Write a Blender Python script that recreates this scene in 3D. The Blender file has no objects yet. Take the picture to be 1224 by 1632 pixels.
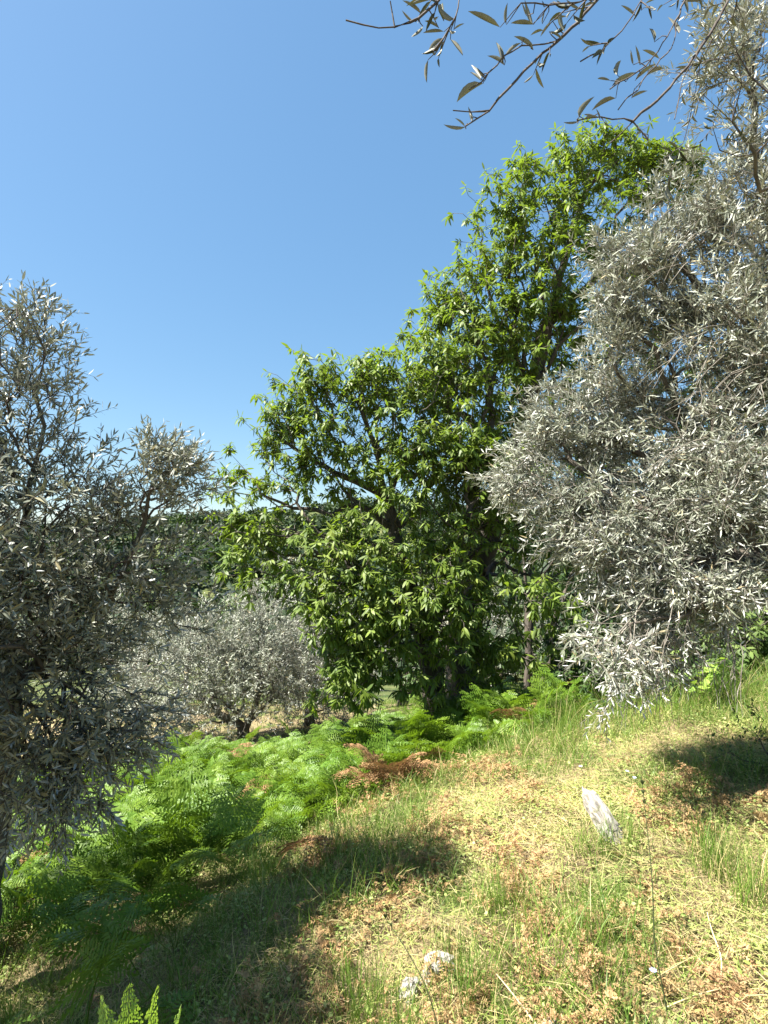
import bpy, math, random
import numpy as np
from mathutils import Vector, Matrix

random.seed(7)
rng = np.random.default_rng(11)
sc = bpy.context.scene
C = sc.collection
R = math.radians

# ------------------------------------------------------------------ camera
FPX, PW, PH, HORIZON = 900.0, 1224.0, 1632.0, 880.0
CAM = np.array([0.0, 0.0, 1.6])
PITCH = math.atan((HORIZON - PH / 2) / FPX)
cam = bpy.data.cameras.new('camera')
camo = bpy.data.objects.new('camera', cam)
C.objects.link(camo)
camo.location = CAM
camo.rotation_euler = (math.pi / 2 + PITCH, 0, 0)
cam.sensor_fit = 'VERTICAL'
cam.sensor_height = 24.0
cam.lens = 24.0 * FPX / PH
cam.clip_start = 0.02
cam.clip_end = 3000
sc.camera = camo

# ------------------------------------------------------------------ sky and sun
SUN_EL, SUN_AZ = R(57), R(-102)         # azimuth clockwise from +Y: high on the left, a little behind the camera
w = bpy.data.worlds.new('World')
sc.world = w
w.use_nodes = True
nt = w.node_tree
bg = nt.nodes['Background']
sky = nt.nodes.new('ShaderNodeTexSky')
sky.sky_type = 'NISHITA'
sky.sun_disc = False
sky.sun_elevation = SUN_EL
sky.sun_rotation = SUN_AZ
sky.altitude = 300
sky.air_density = 1.0
sky.dust_density = 0.9
sky.ozone_density = 1.6
hsv = nt.nodes.new('ShaderNodeSeparateColor'); hsv.mode = 'HSV'
pw = nt.nodes.new('ShaderNodeMath'); pw.operation = 'POWER'; pw.inputs[1].default_value = .52
st = nt.nodes.new('ShaderNodeMath'); st.operation = 'MULTIPLY'; st.inputs[1].default_value = 1.12
cmb = nt.nodes.new('ShaderNodeCombineColor'); cmb.mode = 'HSV'
nt.links.new(sky.outputs[0], hsv.inputs[0])
hu = nt.nodes.new('ShaderNodeMath'); hu.operation = 'ADD'; hu.inputs[1].default_value = -.012
nt.links.new(hsv.outputs[0], hu.inputs[0]); nt.links.new(hu.outputs[0], cmb.inputs[0])
nt.links.new(hsv.outputs[1], st.inputs[0]); nt.links.new(st.outputs[0], cmb.inputs[1])
nt.links.new(hsv.outputs[2], pw.inputs[0]); nt.links.new(pw.outputs[0], cmb.inputs[2])
nt.links.new(cmb.outputs[0], bg.inputs[0])
bg.inputs[1].default_value = 0.102
sl = bpy.data.lights.new('sun', 'SUN')
sl.energy = 5.0
sl.angle = R(0.53)
sl.color = (1.0, 0.95, 0.87)
so = bpy.data.objects.new('sun', sl)
C.objects.link(so)
SUN = np.array([math.sin(SUN_AZ) * math.cos(SUN_EL), math.cos(SUN_AZ) * math.cos(SUN_EL), math.sin(SUN_EL)])
so.rotation_euler = Vector(SUN).to_track_quat('Z', 'Y').to_euler()
so.location = SUN * 50
vs = sc.view_settings
vs.view_transform = 'Standard'
vs.look = 'None'
vs.gamma = 1
vs.use_curve_mapping = False
vs.exposure = 2.09
sc.cycles.max_bounces = 5
sc.cycles.diffuse_bounces = 2
sc.cycles.transmission_bounces = 3

# ------------------------------------------------------------------ helpers
def at(px, py, y):
    """world point seen at photo pixel (px, py) at world depth y"""
    r, u = (px - PW / 2) / FPX, (PH / 2 - py) / FPX
    d = np.array([r, math.cos(PITCH) - u * math.sin(PITCH), math.sin(PITCH) + u * math.cos(PITCH)])
    return CAM + d * (y / d[1])

def project(P):
    q = np.asarray(P) - CAM
    f = q[:, 1] * math.cos(PITCH) + q[:, 2] * math.sin(PITCH)
    u = -q[:, 1] * math.sin(PITCH) + q[:, 2] * math.cos(PITCH)
    f = np.where(f > .05, f, np.nan)
    return np.stack([PW / 2 + FPX * q[:, 0] / f, PH / 2 - FPX * u / f, f], 1)

def nrm(v):
    v = np.asarray(v, float)
    return v / np.maximum(np.linalg.norm(v, axis=-1, keepdims=True), 1e-9)

def rdir(n):
    return nrm(rng.normal(size=(n, 3)))

_tab = np.random.default_rng(5).random((256, 256))
def vnoise(x, y):
    x, y = np.asarray(x, float), np.asarray(y, float)
    xi, yi = np.floor(x).astype(int), np.floor(y).astype(int)
    fx, fy = x - xi, y - yi
    fx, fy = fx * fx * (3 - 2 * fx), fy * fy * (3 - 2 * fy)
    t = lambda a, b: _tab[a % 256, b % 256]
    return (t(xi, yi) * (1 - fx) * (1 - fy) + t(xi + 1, yi) * fx * (1 - fy)
            + t(xi, yi + 1) * (1 - fx) * fy + t(xi + 1, yi + 1) * fx * fy)
def fbm(x, y, o=4):
    s, a, tot = 0, 1.0, 0
    for k in range(o):
        s = s + a * vnoise(x * 2 ** k + 17 * k, y * 2 ** k + 31 * k)
        tot += a
        a *= .5
    return s / tot
def sstep(a, b, x):
    t = np.clip((x - a) / (b - a), 0, 1)
    return t * t * (3 - 2 * t)

# terrain ---------------------------------------------------------------
_by = np.array([-50, 0.0, 1.9, 2.4, 3.0, 3.8, 4.2, 4.8, 5.2, 6, 8, 12, 20, 60])
_bx = np.array([-1.4, -1.2, -1.0, -.85, -.6, -.25, 0.1, .9, 1.7, 2.6, 4.6, 8.6, 16, 50])
def edge_x(y):
    return np.interp(y, _by, _bx)
_fy = np.array([-300, 0, 14, 30, 70, 130, 240, 330, 600, 1500])
_fz = np.array([0, 0, -2.3, -6, -13, -5, 17.5, 16, 5, -10])
def ground_z(x, y, fine=True):
    x, y = np.asarray(x, float), np.asarray(y, float)
    u = (x - edge_x(y)) * .75
    out = np.log1p(np.exp(np.clip(-u * 5, -40, 40))) / 5
    out = np.minimum(out, 10)
    z = 0.55 * (1 - np.exp(-out / .6)) + .13 * out
    near = .8 * np.tanh(np.maximum(x, -1) / 8) - z - .07 * np.clip(y - 6, 0, 12) + .05 * np.minimum(y, 0) * 0
    far = np.interp(y, _fy, _fz) + (fbm(x / 60 + 40, y / 60 + 9, 3) - .5) * np.clip((y - 30) / 15, 0, 12) \
        - 7 * sstep(40, 180, -x) * sstep(80, 220, y)
    wgt = sstep(10, 20, y)
    z = near * (1 - wgt) + far * wgt
    if fine:
        z = z + (fbm(x * 1.3 + 3, y * 1.3, 3) - .5) * .16 + (fbm(x * 6, y * 6 + 5, 3) - .5) * .06
    return z

# ------------------------------------------------------------------ mesh plumbing
class Geo:
    def __init__(s):
        s.v, s.l, s.t, s.n = [], [], [], 0
    def add(s, v, loops, tot):
        s.v.append(np.asarray(v, np.float32).reshape(-1, 3))
        s.l.append(np.asarray(loops, np.int64).ravel() + s.n)
        s.t.append(np.asarray(tot, np.int64).ravel())
        s.n += len(s.v[-1])
    def mesh(s, name, mat, smooth=False, merge=False):
        me = bpy.data.meshes.new(name)
        if s.n:
            v, l, t = np.concatenate(s.v), np.concatenate(s.l), np.concatenate(s.t)
            me.vertices.add(len(v)); me.vertices.foreach_set('co', v.ravel())
            me.loops.add(len(l)); me.loops.foreach_set('vertex_index', l.astype(np.int32))
            st = np.concatenate([[0], np.cumsum(t)[:-1]])
            me.polygons.add(len(t))
            me.polygons.foreach_set('loop_start', st.astype(np.int32))
            me.polygons.foreach_set('loop_total', t.astype(np.int32))
            if smooth:
                me.polygons.foreach_set('use_smooth', np.ones(len(t), bool))
            me.update(calc_edges=True)
        if mat:
            me.materials.append(mat)
        if merge:
            import bmesh
            b = bmesh.new(); b.from_mesh(me)
            bmesh.ops.remove_doubles(b, verts=b.verts, dist=1e-4)
            b.to_mesh(me); b.free()
        return me

def stamp(g, T, pos, X, Z, sx, sy=None):
    """copies of template T=(verts, faces) at pos with x axis X and z axis near Z"""
    tv, tf = T
    tv = np.asarray(tv, float)
    X = nrm(X)
    Y = nrm(np.cross(Z, X))
    Zz = np.cross(X, Y)
    N, V = len(pos), len(tv)
    if N == 0:
        return
    sx = np.broadcast_to(np.asarray(sx, float), (N,))
    sy = sx if sy is None else np.broadcast_to(np.asarray(sy, float), (N,))
    v = (pos[:, None, :] + X[:, None, :] * (tv[None, :, 0, None] * sx[:, None, None])
         + Y[:, None, :] * (tv[None, :, 1, None] * sy[:, None, None])
         + Zz[:, None, :] * (tv[None, :, 2, None] * sx[:, None, None]))
    fl = np.array([i for f in tf for i in f])
    ft = np.array([len(f) for f in tf])
    loops = fl[None, :] + (np.arange(N) * V)[:, None]
    g.add(v, loops, np.tile(ft, N))

def put(name, me, parent=None, loc=None, kind=None):
    o = bpy.data.objects.new(name, me)
    C.objects.link(o)
    if parent is not None:
        o.parent = parent
    if loc is not None:
        o.location = loc
    if kind:
        o['kind'] = kind
    return o

def tag(o, label, cat, group=None):
    o['label'] = label
    o['category'] = cat
    if group:
        o['group'] = group
    return o

def thing(name, label, cat, group=None, loc=(0, 0, 0)):
    o = bpy.data.objects.new(name, None)
    C.objects.link(o)
    o.location = loc
    o.empty_display_size = .2
    return tag(o, label, cat, group)

def polytubes(g, lines, rad, sides=3):
    """lines (N,M,3), rad (N,M)"""
    lines = np.asarray(lines, float)
    N, M, _ = lines.shape
    if N == 0:
        return
    rad = np.broadcast_to(np.asarray(rad, float), (N, M))
    tan = np.gradient(lines, axis=1)
    tan = nrm(tan)
    ref = np.array([.37, .31, .87])
    A = nrm(np.cross(tan, ref)); B = np.cross(tan, A)
    ang = np.arange(sides) * 2 * math.pi / sides
    v = lines[:, :, None, :] + rad[:, :, None, None] * (A[:, :, None, :] * np.cos(ang)[None, None, :, None] + B[:, :, None, :] * np.sin(ang)[None, None, :, None])
    q = []
    for m in range(M - 1):
        for k in range(sides):
            k2 = (k + 1) % sides
            q += [m * sides + k, m * sides + k2, (m + 1) * sides + k2, (m + 1) * sides + k]
    q = np.array(q)
    loops = q[None, :] + (np.arange(N) * M * sides)[:, None]
    g.add(v, loops, np.full(N * (M - 1) * sides, 4))

# ------------------------------------------------------------------ materials
def newmat(name):
    m = bpy.data.materials.new(name)
    m.use_nodes = True
    n = m.node_tree
    for x in list(n.nodes):
        n.nodes.remove(x)
    out = n.nodes.new('ShaderNodeOutputMaterial')
    return m, n, out
def N_(n, t, **kw):
    x = n.nodes.new(t)
    for k, v in kw.items():
        setattr(x, k, v)
    return x
def mixc(n, fac, a, b):
    x = n.nodes.new('ShaderNodeMix'); x.data_type = 'RGBA'
    for i, val in ((0, fac), (6, a), (7, b)):
        if hasattr(val, 'is_linked') or isinstance(val, bpy.types.NodeSocket):
            n.links.new(val, x.inputs[i])
        else:
            x.inputs[i].default_value = val if i == 0 else (*val, 1)
    return x.outputs[2]
def tint(n):
    """one random number per leaf, whether it is its own object or one island of a mesh"""
    geo = N_(n, 'ShaderNodeNewGeometry'); oi = N_(n, 'ShaderNodeObjectInfo')
    a = N_(n, 'ShaderNodeMath', operation='ADD'); f = N_(n, 'ShaderNodeMath', operation='FRACT')
    n.links.new(geo.outputs['Random Per Island'], a.inputs[0]); n.links.new(oi.outputs['Random'], a.inputs[1])
    n.links.new(a.outputs[0], f.inputs[0])
    return geo, f.outputs[0]

def leaf_mat(name, top_a, top_b, under, trans, rough=.45, tr=.3, spec=.4, odd=None):
    m, n, out = newmat(name)
    geo, r = tint(n)
    top = mixc(n, r, top_a, top_b)
    if odd:
        gt = N_(n, 'ShaderNodeMath', operation='GREATER_THAN'); n.links.new(r, gt.inputs[0]); gt.inputs[1].default_value = odd[0]
        top = mixc(n, gt.outputs[0], top, odd[1])
    col = mixc(n, geo.outputs['Backfacing'], top, under)
    tc = N_(n, 'ShaderNodeTexCoord'); no = N_(n, 'ShaderNodeTexNoise'); no.inputs['Scale'].default_value = 5
    n.links.new(tc.outputs['Object'], no.inputs['Vector'])
    hs = N_(n, 'ShaderNodeHueSaturation'); n.links.new(col, hs.inputs['Color'])
    mr = N_(n, 'ShaderNodeMapRange'); mr.inputs['To Min'].default_value = .86; mr.inputs['To Max'].default_value = 1.14
    n.links.new(no.outputs[0], mr.inputs[0]); n.links.new(mr.outputs[0], hs.inputs['Value'])
    n3 = N_(n, 'ShaderNodeTexNoise'); n3.inputs['Scale'].default_value = 2.6; n3.inputs['Detail'].default_value = 3
    n.links.new(N_(n, 'ShaderNodeNewGeometry').outputs['Position'], n3.inputs[0])
    m3 = N_(n, 'ShaderNodeMapRange'); m3.inputs[1].default_value = .3; m3.inputs[2].default_value = .7; m3.inputs['To Min'].default_value = .485; m3.inputs['To Max'].default_value = .515
    n.links.new(n3.outputs[0], m3.inputs[0])
    h2 = N_(n, 'ShaderNodeHueSaturation'); n.links.new(hs.outputs[0], h2.inputs['Color']); n.links.new(m3.outputs[0], h2.inputs['Hue'])
    m4 = N_(n, 'ShaderNodeMapRange'); m4.inputs[1].default_value = .3; m4.inputs[2].default_value = .7; m4.inputs['To Min'].default_value = 1.2; m4.inputs['To Max'].default_value = .8
    n.links.new(n3.outputs[0], m4.inputs[0]); n.links.new(m4.outputs[0], h2.inputs['Value'])
    p = N_(n, 'ShaderNodeBsdfPrincipled')
    n.links.new(h2.outputs[0], p.inputs['Base Color'])
    p.inputs['Roughness'].default_value = rough
    p.inputs['Specular IOR Level'].default_value = spec
    t = N_(n, 'ShaderNodeBsdfTranslucent'); t.inputs[0].default_value = (*trans, 1)
    mx = N_(n, 'ShaderNodeMixShader'); mx.inputs[0].default_value = tr
    n.links.new(p.outputs[0], mx.inputs[1]); n.links.new(t.outputs[0], mx.inputs[2])
    n.links.new(mx.outputs[0], out.inputs[0])
    return m

def bark_mat(name, a, b, scale=12, stretch=.25, bump=.6, lichen=None):
    m, n, out = newmat(name)
    tc = N_(n, 'ShaderNodeTexCoord'); mp = N_(n, 'ShaderNodeMapping'); mp.inputs['Scale'].default_value = (1, 1, stretch)
    n.links.new(tc.outputs['Object'], mp.inputs[0])
    no = N_(n, 'ShaderNodeTexNoise'); no.inputs['Scale'].default_value = scale; no.inputs['Detail'].default_value = 6; no.inputs['Roughness'].default_value = .7
    n.links.new(mp.outputs[0], no.inputs[0])
    vo = N_(n, 'ShaderNodeTexVoronoi', feature='DISTANCE_TO_EDGE'); vo.inputs['Scale'].default_value = scale * 2
    n.links.new(mp.outputs[0], vo.inputs[0])
    cr = N_(n, 'ShaderNodeValToRGB')
    cr.color_ramp.elements[0].position = .3; cr.color_ramp.elements[0].color = (*a, 1)
    cr.color_ramp.elements[1].position = .7; cr.color_ramp.elements[1].color = (*b, 1)
    n.links.new(no.outputs[0], cr.inputs[0])
    col = cr.outputs[0]
    if lichen:
        n2 = N_(n, 'ShaderNodeTexNoise'); n2.inputs['Scale'].default_value = 5; n.links.new(tc.outputs['Object'], n2.inputs[0])
        mr = N_(n, 'ShaderNodeMapRange'); mr.inputs[1].default_value = .55; mr.inputs[2].default_value = .65; n.links.new(n2.outputs[0], mr.inputs[0])
        col = mixc(n, mr.outputs[0], col, lichen)
    p = N_(n, 'ShaderNodeBsdfPrincipled'); n.links.new(col, p.inputs['Base Color']); p.inputs['Roughness'].default_value = .85
    p.inputs['Specular IOR Level'].default_value = .2
    ad = N_(n, 'ShaderNodeMath', operation='MULTIPLY'); n.links.new(no.outputs[0], ad.inputs[0]); n.links.new(vo.outputs[0], ad.inputs[1])
    bp = N_(n, 'ShaderNodeBump'); bp.inputs['Strength'].default_value = bump; bp.inputs['Distance'].default_value = .03
    n.links.new(ad.outputs[0], bp.inputs['Height']); n.links.new(bp.outputs[0], p.inputs['Normal'])
    n.links.new(p.outputs[0], out.inputs[0])
    return m

M_OLIVE = leaf_mat('olive_leaf', (.11, .12, .075), (.245, .258, .20), (.38, .395, .36), (.10, .11, .05), .5, .12, .4, (.97, (.24, .21, .10)))
M_OLIVE_PALE = leaf_mat('olive_leaf_pale', (.085, .10, .06), (.315, .33, .262), (.45, .455, .41), (.10, .11, .04), .52, .10, .36, (.97, (.26, .22, .12)))
M_OLIVE_SHADED = leaf_mat('shaded_olive_leaf', (.05, .056, .03), (.10, .105, .06), (.17, .17, .13), (.06, .07, .02), .5, .10, .35, (.9, (.30, .30, .25)))  # darker olive leaf copy: shade on the overhead leaves put into the colour
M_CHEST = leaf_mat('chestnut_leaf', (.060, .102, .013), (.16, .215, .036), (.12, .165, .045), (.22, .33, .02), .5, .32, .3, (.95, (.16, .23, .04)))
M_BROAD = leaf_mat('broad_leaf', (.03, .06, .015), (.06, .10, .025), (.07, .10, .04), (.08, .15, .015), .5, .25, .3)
M_PINE = leaf_mat('pine_leaf', (.018, .035, .014), (.03, .05, .02), (.03, .05, .02), (.03, .06, .01), .6, .1, .2)
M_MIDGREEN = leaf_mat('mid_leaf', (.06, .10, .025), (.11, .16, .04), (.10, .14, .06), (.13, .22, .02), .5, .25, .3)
M_SCRUB = leaf_mat('scrub_leaf', (.032, .055, .018), (.068, .098, .034), (.05, .075, .03), (.06, .10, .015), .6, .2, .2)
M_FERN = leaf_mat('bracken_leaf', (.068, .135, .010), (.13, .21, .022), (.11, .165, .035), (.19, .32, .013), .5, .28, .3)
M_FERN_NEW = leaf_mat('young_bracken_leaf', (.16, .27, .04), (.22, .34, .06), (.18, .28, .07), (.30, .46, .04), .5, .4, .3)
M_DEAD = leaf_mat('dead_bracken_leaf', (.25, .15, .07), (.46, .32, .16), (.35, .24, .12), (.34, .2, .07), .8, .25, .1)
M_RUST = leaf_mat('rusty_bracken_leaf', (.14, .078, .036), (.34, .21, .105), (.24, .15, .075), (.26, .14, .055), .8, .25, .1)
M_GRASS = leaf_mat('grass_blade', (.07, .14, .016), (.155, .235, .038), (.12, .19, .035), (.19, .31, .025), .5, .3, .3, (.80, (.40, .34, .15)))
M_STRAW = leaf_mat('straw_blade', (.38, .30, .14), (.58, .49, .28), (.46, .38, .2), (.42, .35, .12), .7, .3, .2, (.55, (.33, .37, .11)))
M_WEED = leaf_mat('weed_leaf', (.16, .22, .05), (.34, .38, .13), (.24, .28, .10), (.30, .38, .06), .5, .3, .3)
M_TREFOIL = leaf_mat('bramble_leaf', (.16, .28, .04), (.26, .36, .08), (.2, .28, .08), (.3, .45, .05), .5, .35, .3)
M_PETAL = leaf_mat('blue_petal', (.42, .50, .75), (.55, .60, .82), (.5, .55, .8), (.5, .55, .8), .6, .3, .2)
M_BARK_OLIVE = bark_mat('olive_bark', (.045, .038, .03), (.15, .13, .105), 14, .35, .7)
M_TWIG_OLIVE = bark_mat('olive_twig', (.13, .115, .09), (.27, .245, .21), 30, .5, .3)
M_TWIG_DARK = bark_mat('dark_twig', (.045, .035, .03), (.10, .085, .075), 30, .5, .3)
M_BARK_CHEST = bark_mat('chestnut_bark', (.035, .029, .023), (.12, .10, .08), 16, .18, .9, (.07, .07, .06))
M_TWIG_CHEST = bark_mat('chestnut_twig', (.05, .042, .035), (.15, .13, .11), 25, .4, .3)
M_STEM = leaf_mat('green_stem', (.10, .16, .04), (.16, .22, .06), (.13, .19, .05), (.1, .2, .03), .6, .1, .3)
M_STALK = leaf_mat('dark_stalk', (.05, .07, .025), (.08, .10, .04), (.07, .09, .03), (.05, .08, .02), .6, .1, .3)
M_DRYSTEM = leaf_mat('dry_stem', (.45, .36, .20), (.58, .49, .30), (.5, .4, .24), (.3, .2, .1), .7, .1, .2)

def stone_mat():
    m, n, out = newmat('limestone')
    tc = N_(n, 'ShaderNodeTexCoord')
    n1 = N_(n, 'ShaderNodeTexNoise'); n1.inputs['Scale'].default_value = 9; n1.inputs['Detail'].default_value = 8; n1.inputs['Roughness'].default_value = .7
    mp = N_(n, 'ShaderNodeMapping'); mp.inputs['Scale'].default_value = (3, 3, .6)
    n.links.new(tc.outputs['Object'], mp.inputs[0]); n.links.new(mp.outputs[0], n1.inputs[0])
    cr = N_(n, 'ShaderNodeValToRGB')
    e = cr.color_ramp.elements
    e[0].position = .36; e[0].color = (.13, .115, .09, 1); e[1].position = .52; e[1].color = (.36, .33, .285, 1)
    x = e.new(.75); x.color = (.52, .50, .45, 1)
    n.links.new(n1.outputs[0], cr.inputs[0])
    n2 = N_(n, 'ShaderNodeTexNoise'); n2.inputs['Scale'].default_value = 22; n.links.new(tc.outputs['Object'], n2.inputs[0])
    mr = N_(n, 'ShaderNodeMapRange'); mr.inputs[1].default_value = .6; mr.inputs[2].default_value = .68; n.links.new(n2.outputs[0], mr.inputs[0])
    col = mixc(n, mr.outputs[0], cr.outputs[0], (.20, .19, .12))
    p = N_(n, 'ShaderNodeBsdfPrincipled'); n.links.new(col, p.inputs['Base Color']); p.inputs['Roughness'].default_value = .9
    bp = N_(n, 'ShaderNodeBump'); bp.inputs['Strength'].default_value = .8; bp.inputs['Distance'].default_value = .02
    n.links.new(n1.outputs[0], bp.inputs['Height']); n.links.new(bp.outputs[0], p.inputs['Normal'])
    n.links.new(p.outputs[0], out.inputs[0])
    return m
M_STONE = stone_mat()

def ground_mat():
    m, n, out = newmat('soil_and_litter')
    tc = N_(n, 'ShaderNodeTexCoord')
    def noise(s, d=5, r=.6):
        x = N_(n, 'ShaderNodeTexNoise'); x.inputs['Scale'].default_value = s; x.inputs['Detail'].default_value = d; x.inputs['Roughness'].default_value = r
        n.links.new(tc.outputs['Object'], x.inputs[0]); return x.outputs[0]
    def rng_(s, a, b):
        x = N_(n, 'ShaderNodeMapRange'); x.inputs[1].default_value = a; x.inputs[2].default_value = b; n.links.new(s, x.inputs[0]); return x.outputs[0]
    fine = noise(45, 8, .75)
    soil = mixc(n, rng_(fine, .3, .7), (.07, .05, .03), (.20, .15, .09))
    straw = mixc(n, rng_(fine, .3, .7), (.15, .11, .06), (.38, .31, .17))
    col = mixc(n, rng_(noise(3.2), .36, .54), soil, straw)
    green = mixc(n, rng_(fine, .3, .7), (.05, .08, .02), (.14, .17, .05))
    col = mixc(n, rng_(noise(2.1, 4), .48, .62), col, green)
    # far slopes are under scrub, not straw
    sp = N_(n, 'ShaderNodeSeparateXYZ'); n.links.new(tc.outputs['Object'], sp.inputs[0])
    scrub = mixc(n, rng_(noise(.4, 8), .35, .65), (.03, .05, .015), (.11, .12, .045))
    col = mixc(n, rng_(sp.outputs[1], 14, 24), col, scrub)
    p = N_(n, 'ShaderNodeBsdfPrincipled'); n.links.new(col, p.inputs['Base Color']); p.inputs['Roughness'].default_value = .95
    p.inputs['Specular IOR Level'].default_value = .1
    bp = N_(n, 'ShaderNodeBump'); bp.inputs['Strength'].default_value = .9; bp.inputs['Distance'].default_value = .03
    n.links.new(fine, bp.inputs['Height']); n.links.new(bp.outputs[0], p.inputs['Normal'])
    n.links.new(p.outputs[0], out.inputs[0])
    return m
M_GROUND = ground_mat()

# ------------------------------------------------------------------ ground
def axis(lo, hi, core_lo, core_hi, step, grow=1.09):
    c = list(np.arange(core_lo, core_hi, step))
    s, x = step, c[-1]
    while x < hi:
        s *= grow; x += s; c.append(x)
    s, x = step, c[0]
    while x > lo:
        s *= grow; x -= s; c.insert(0, x)
    return np.array(c)
xs = axis(-1100, 1100, -4.5, 5.5, .05)
ys = axis(-500, 1500, 1.2, 7.5, .05)
GX, GY = np.meshgrid(xs, ys)
GZ = ground_z(GX, GY)
g = Geo()
nx, ny = len(xs), len(ys)
idx = np.arange(nx * ny).reshape(ny, nx)
q = np.stack([idx[:-1, :-1], idx[:-1, 1:], idx[1:, 1:], idx[1:, :-1]], -1).reshape(-1)
g.add(np.stack([GX, GY, GZ], -1).reshape(-1, 3), q, np.full((nx - 1) * (ny - 1), 4))
put('ground', g.mesh('ground', M_GROUND, True), kind='structure')

# ------------------------------------------------------------------ trees
def resample(pts, seg):
    pts = np.asarray(pts, float)
    d = np.concatenate([[0], np.cumsum(np.linalg.norm(np.diff(pts, axis=0), axis=1))])
    n = max(2, int(d[-1] / seg) + 1)
    # smooth (Catmull-like) by interpolating and averaging
    t = np.linspace(0, d[-1], n)
    p = np.stack([np.interp(t, d, pts[:, k]) for k in range(3)], 1)
    for _ in range(3):
        p[1:-1] = p[1:-1] * .5 + (p[:-2] + p[2:]) * .25
    return p

class Skeleton:
    def __init__(s):
        s.P, s.par, s.pl, s.D, s.term, s.minr = [], [], [], [], [], {}
    def add(s, p, par):
        p = np.asarray(p, float)
        s.P.append(p); s.par.append(par); s.term.append(False)
        if par < 0:
            s.pl.append(0.); s.D.append(np.array([0, 0, 1.]))
        else:
            v = p - s.P[par]; l = np.linalg.norm(v)
            s.pl.append(s.pl[par] + l); s.D.append(v / max(l, 1e-6))
        return len(s.P) - 1
    def line(s, pts, seg=.15, par=-1, jit=.012, girth=None):
        p = resample(pts, seg)
        p[1:-1] += rng.normal(size=p[1:-1].shape) * jit
        first = 0 if par < 0 else 1
        ids = []
        for k in range(first, len(p)):
            par = s.add(p[k], par); ids.append(par)
            if girth:
                s.minr[par] = girth[0] + (girth[1] - girth[0]) * k / len(p)
        return ids
    def nearest(s, p):
        return int(np.argmin(np.linalg.norm(np.array(s.P) - np.asarray(p), axis=1)))
    def grow(s, A, bf=.35, seg=.16, back=.6, jit=.18, skip=0, sag=.0, src=None):
        A = np.asarray(A, float)
        N = len(A)
        best = np.full(N, 1e9); bp = np.full(N, -1)
        alive = np.ones(N, bool)
        def upd(i):
            v = A - s.P[i]; d = np.linalg.norm(v, axis=1)
            c = d + bf * s.pl[i] + back * np.maximum(0, d - v @ s.D[i])
            m = c < best
            best[m] = c[m]; bp[m] = i
        for i in (src if src is not None else range(skip, len(s.P))):
            upd(i)
        order = 0
        while order < N:
            j = int(np.argmin(np.where(alive, best, 1e9)))
            alive[j] = False
            i = int(bp[j])
            a, p = A[j], s.P[i]
            L = np.linalg.norm(a - p)
            k = max(1, int(L / seg + .5))
            par = i
            d0 = s.D[i] * L * .35
            off = rng.normal(size=3) * L * jit * .5
            for t in np.arange(1, k + 1) / k:
                b = p * (1 - t) + a * t + d0 * t * (1 - t) ** 2 * 2 + off * t * (1 - t) * 2
                if t < 1:
                    b = b + rng.normal(size=3) * seg * jit * .5 + np.array([0, 0, sag * L * t * (1 - t)])
                par = s.add(b, par)
                upd(par)
            s.term[par] = True
            order += 1
    def finish(s, tip=.0016, e=2.3, root=None):
        s.P = np.array(s.P); s.par = np.array(s.par); s.D = np.array(s.D); s.term = np.array(s.term)
        n = len(s.P)
        acc = np.zeros(n); main = np.full(n, -1); mb = np.zeros(n)
        for i in range(n - 1, -1, -1):
            if acc[i] == 0:
                acc[i] = tip ** e
            p = s.par[i]
            if p >= 0:
                acc[p] += acc[i]
                if acc[i] > mb[p]:
                    mb[p] = acc[i]; main[p] = i
        s.leafnode = main < 0
        s.Rad = acc ** (1 / e)
        if root:
            k = math.log(root / tip) / math.log(max(s.Rad[0] / tip, 1.01))
            s.Rad = tip * (s.Rad / tip) ** k
        for i, r_ in s.minr.items():
            s.Rad[i] = max(s.Rad[i], r_)
        s.main = main
        s.T = s.D.copy()
        m = main >= 0
        s.T[m] = nrm(s.D[m] + s.D[main[m]])
        # limb id: 0 for the trunk, a new one for every stout side limb
        s.limb = np.full(n, -1)
        nl = 0
        for i in range(n):
            p = s.par[i]
            if p < 0:
                s.limb[i] = 0 if i == 0 else (nl := nl + 1)
            elif main[p] == i or s.limb[p] != 0 or s.Rad[i] < .22 * s.Rad[0]:
                s.limb[i] = s.limb[p]
            else:
                nl += 1; s.limb[i] = nl
    def tubes(s, g, sel, sides, knots=0.):
        i = np.nonzero(sel & (s.par >= 0))[0]
        if len(i) == 0:
            return
        p = s.par[i]
        ismain = s.main[p] == i
        Ts = np.where(ismain[:, None], s.T[p], s.T[i])
        Rs = np.where(ismain, s.Rad[p], np.minimum(s.Rad[p], s.Rad[i] * 1.15))
        ang = np.arange(sides) * 2 * math.pi / sides
        def ring(c, T, r):
            A = nrm(np.cross(T, np.array([.82, .55, .12]))); B = np.cross(T, A)
            if knots:
                ph = c @ np.array([[7., 3, 5], [2., 9, 4]]).T
                k = 1 + knots * (np.sin(2 * ang[None] + ph[:, :1] * .4) * .6 + np.sin(3 * ang[None] + ph[:, 1:] * .9) * .5 + np.sin(5 * ang[None] - ph[:, :1] * 1.7) * .3)
            else:
                k = 1
            rr = r[:, None] * k * np.ones((1, sides))
            return c[:, None] + rr[..., None] * (A[:, None] * np.cos(ang)[None, :, None] + B[:, None] * np.sin(ang)[None, :, None])
        v = np.concatenate([ring(s.P[p], Ts, Rs), ring(s.P[i], s.T[i], s.Rad[i])], 1)
        q = []
        for k in range(sides):
            k2 = (k + 1) % sides
            q += [k, k2, sides + k2, sides + k]
        loops = np.array(q)[None] + (np.arange(len(i)) * 2 * sides)[:, None]
        g.add(v, loops, np.full(len(i) * sides, 4))

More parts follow.
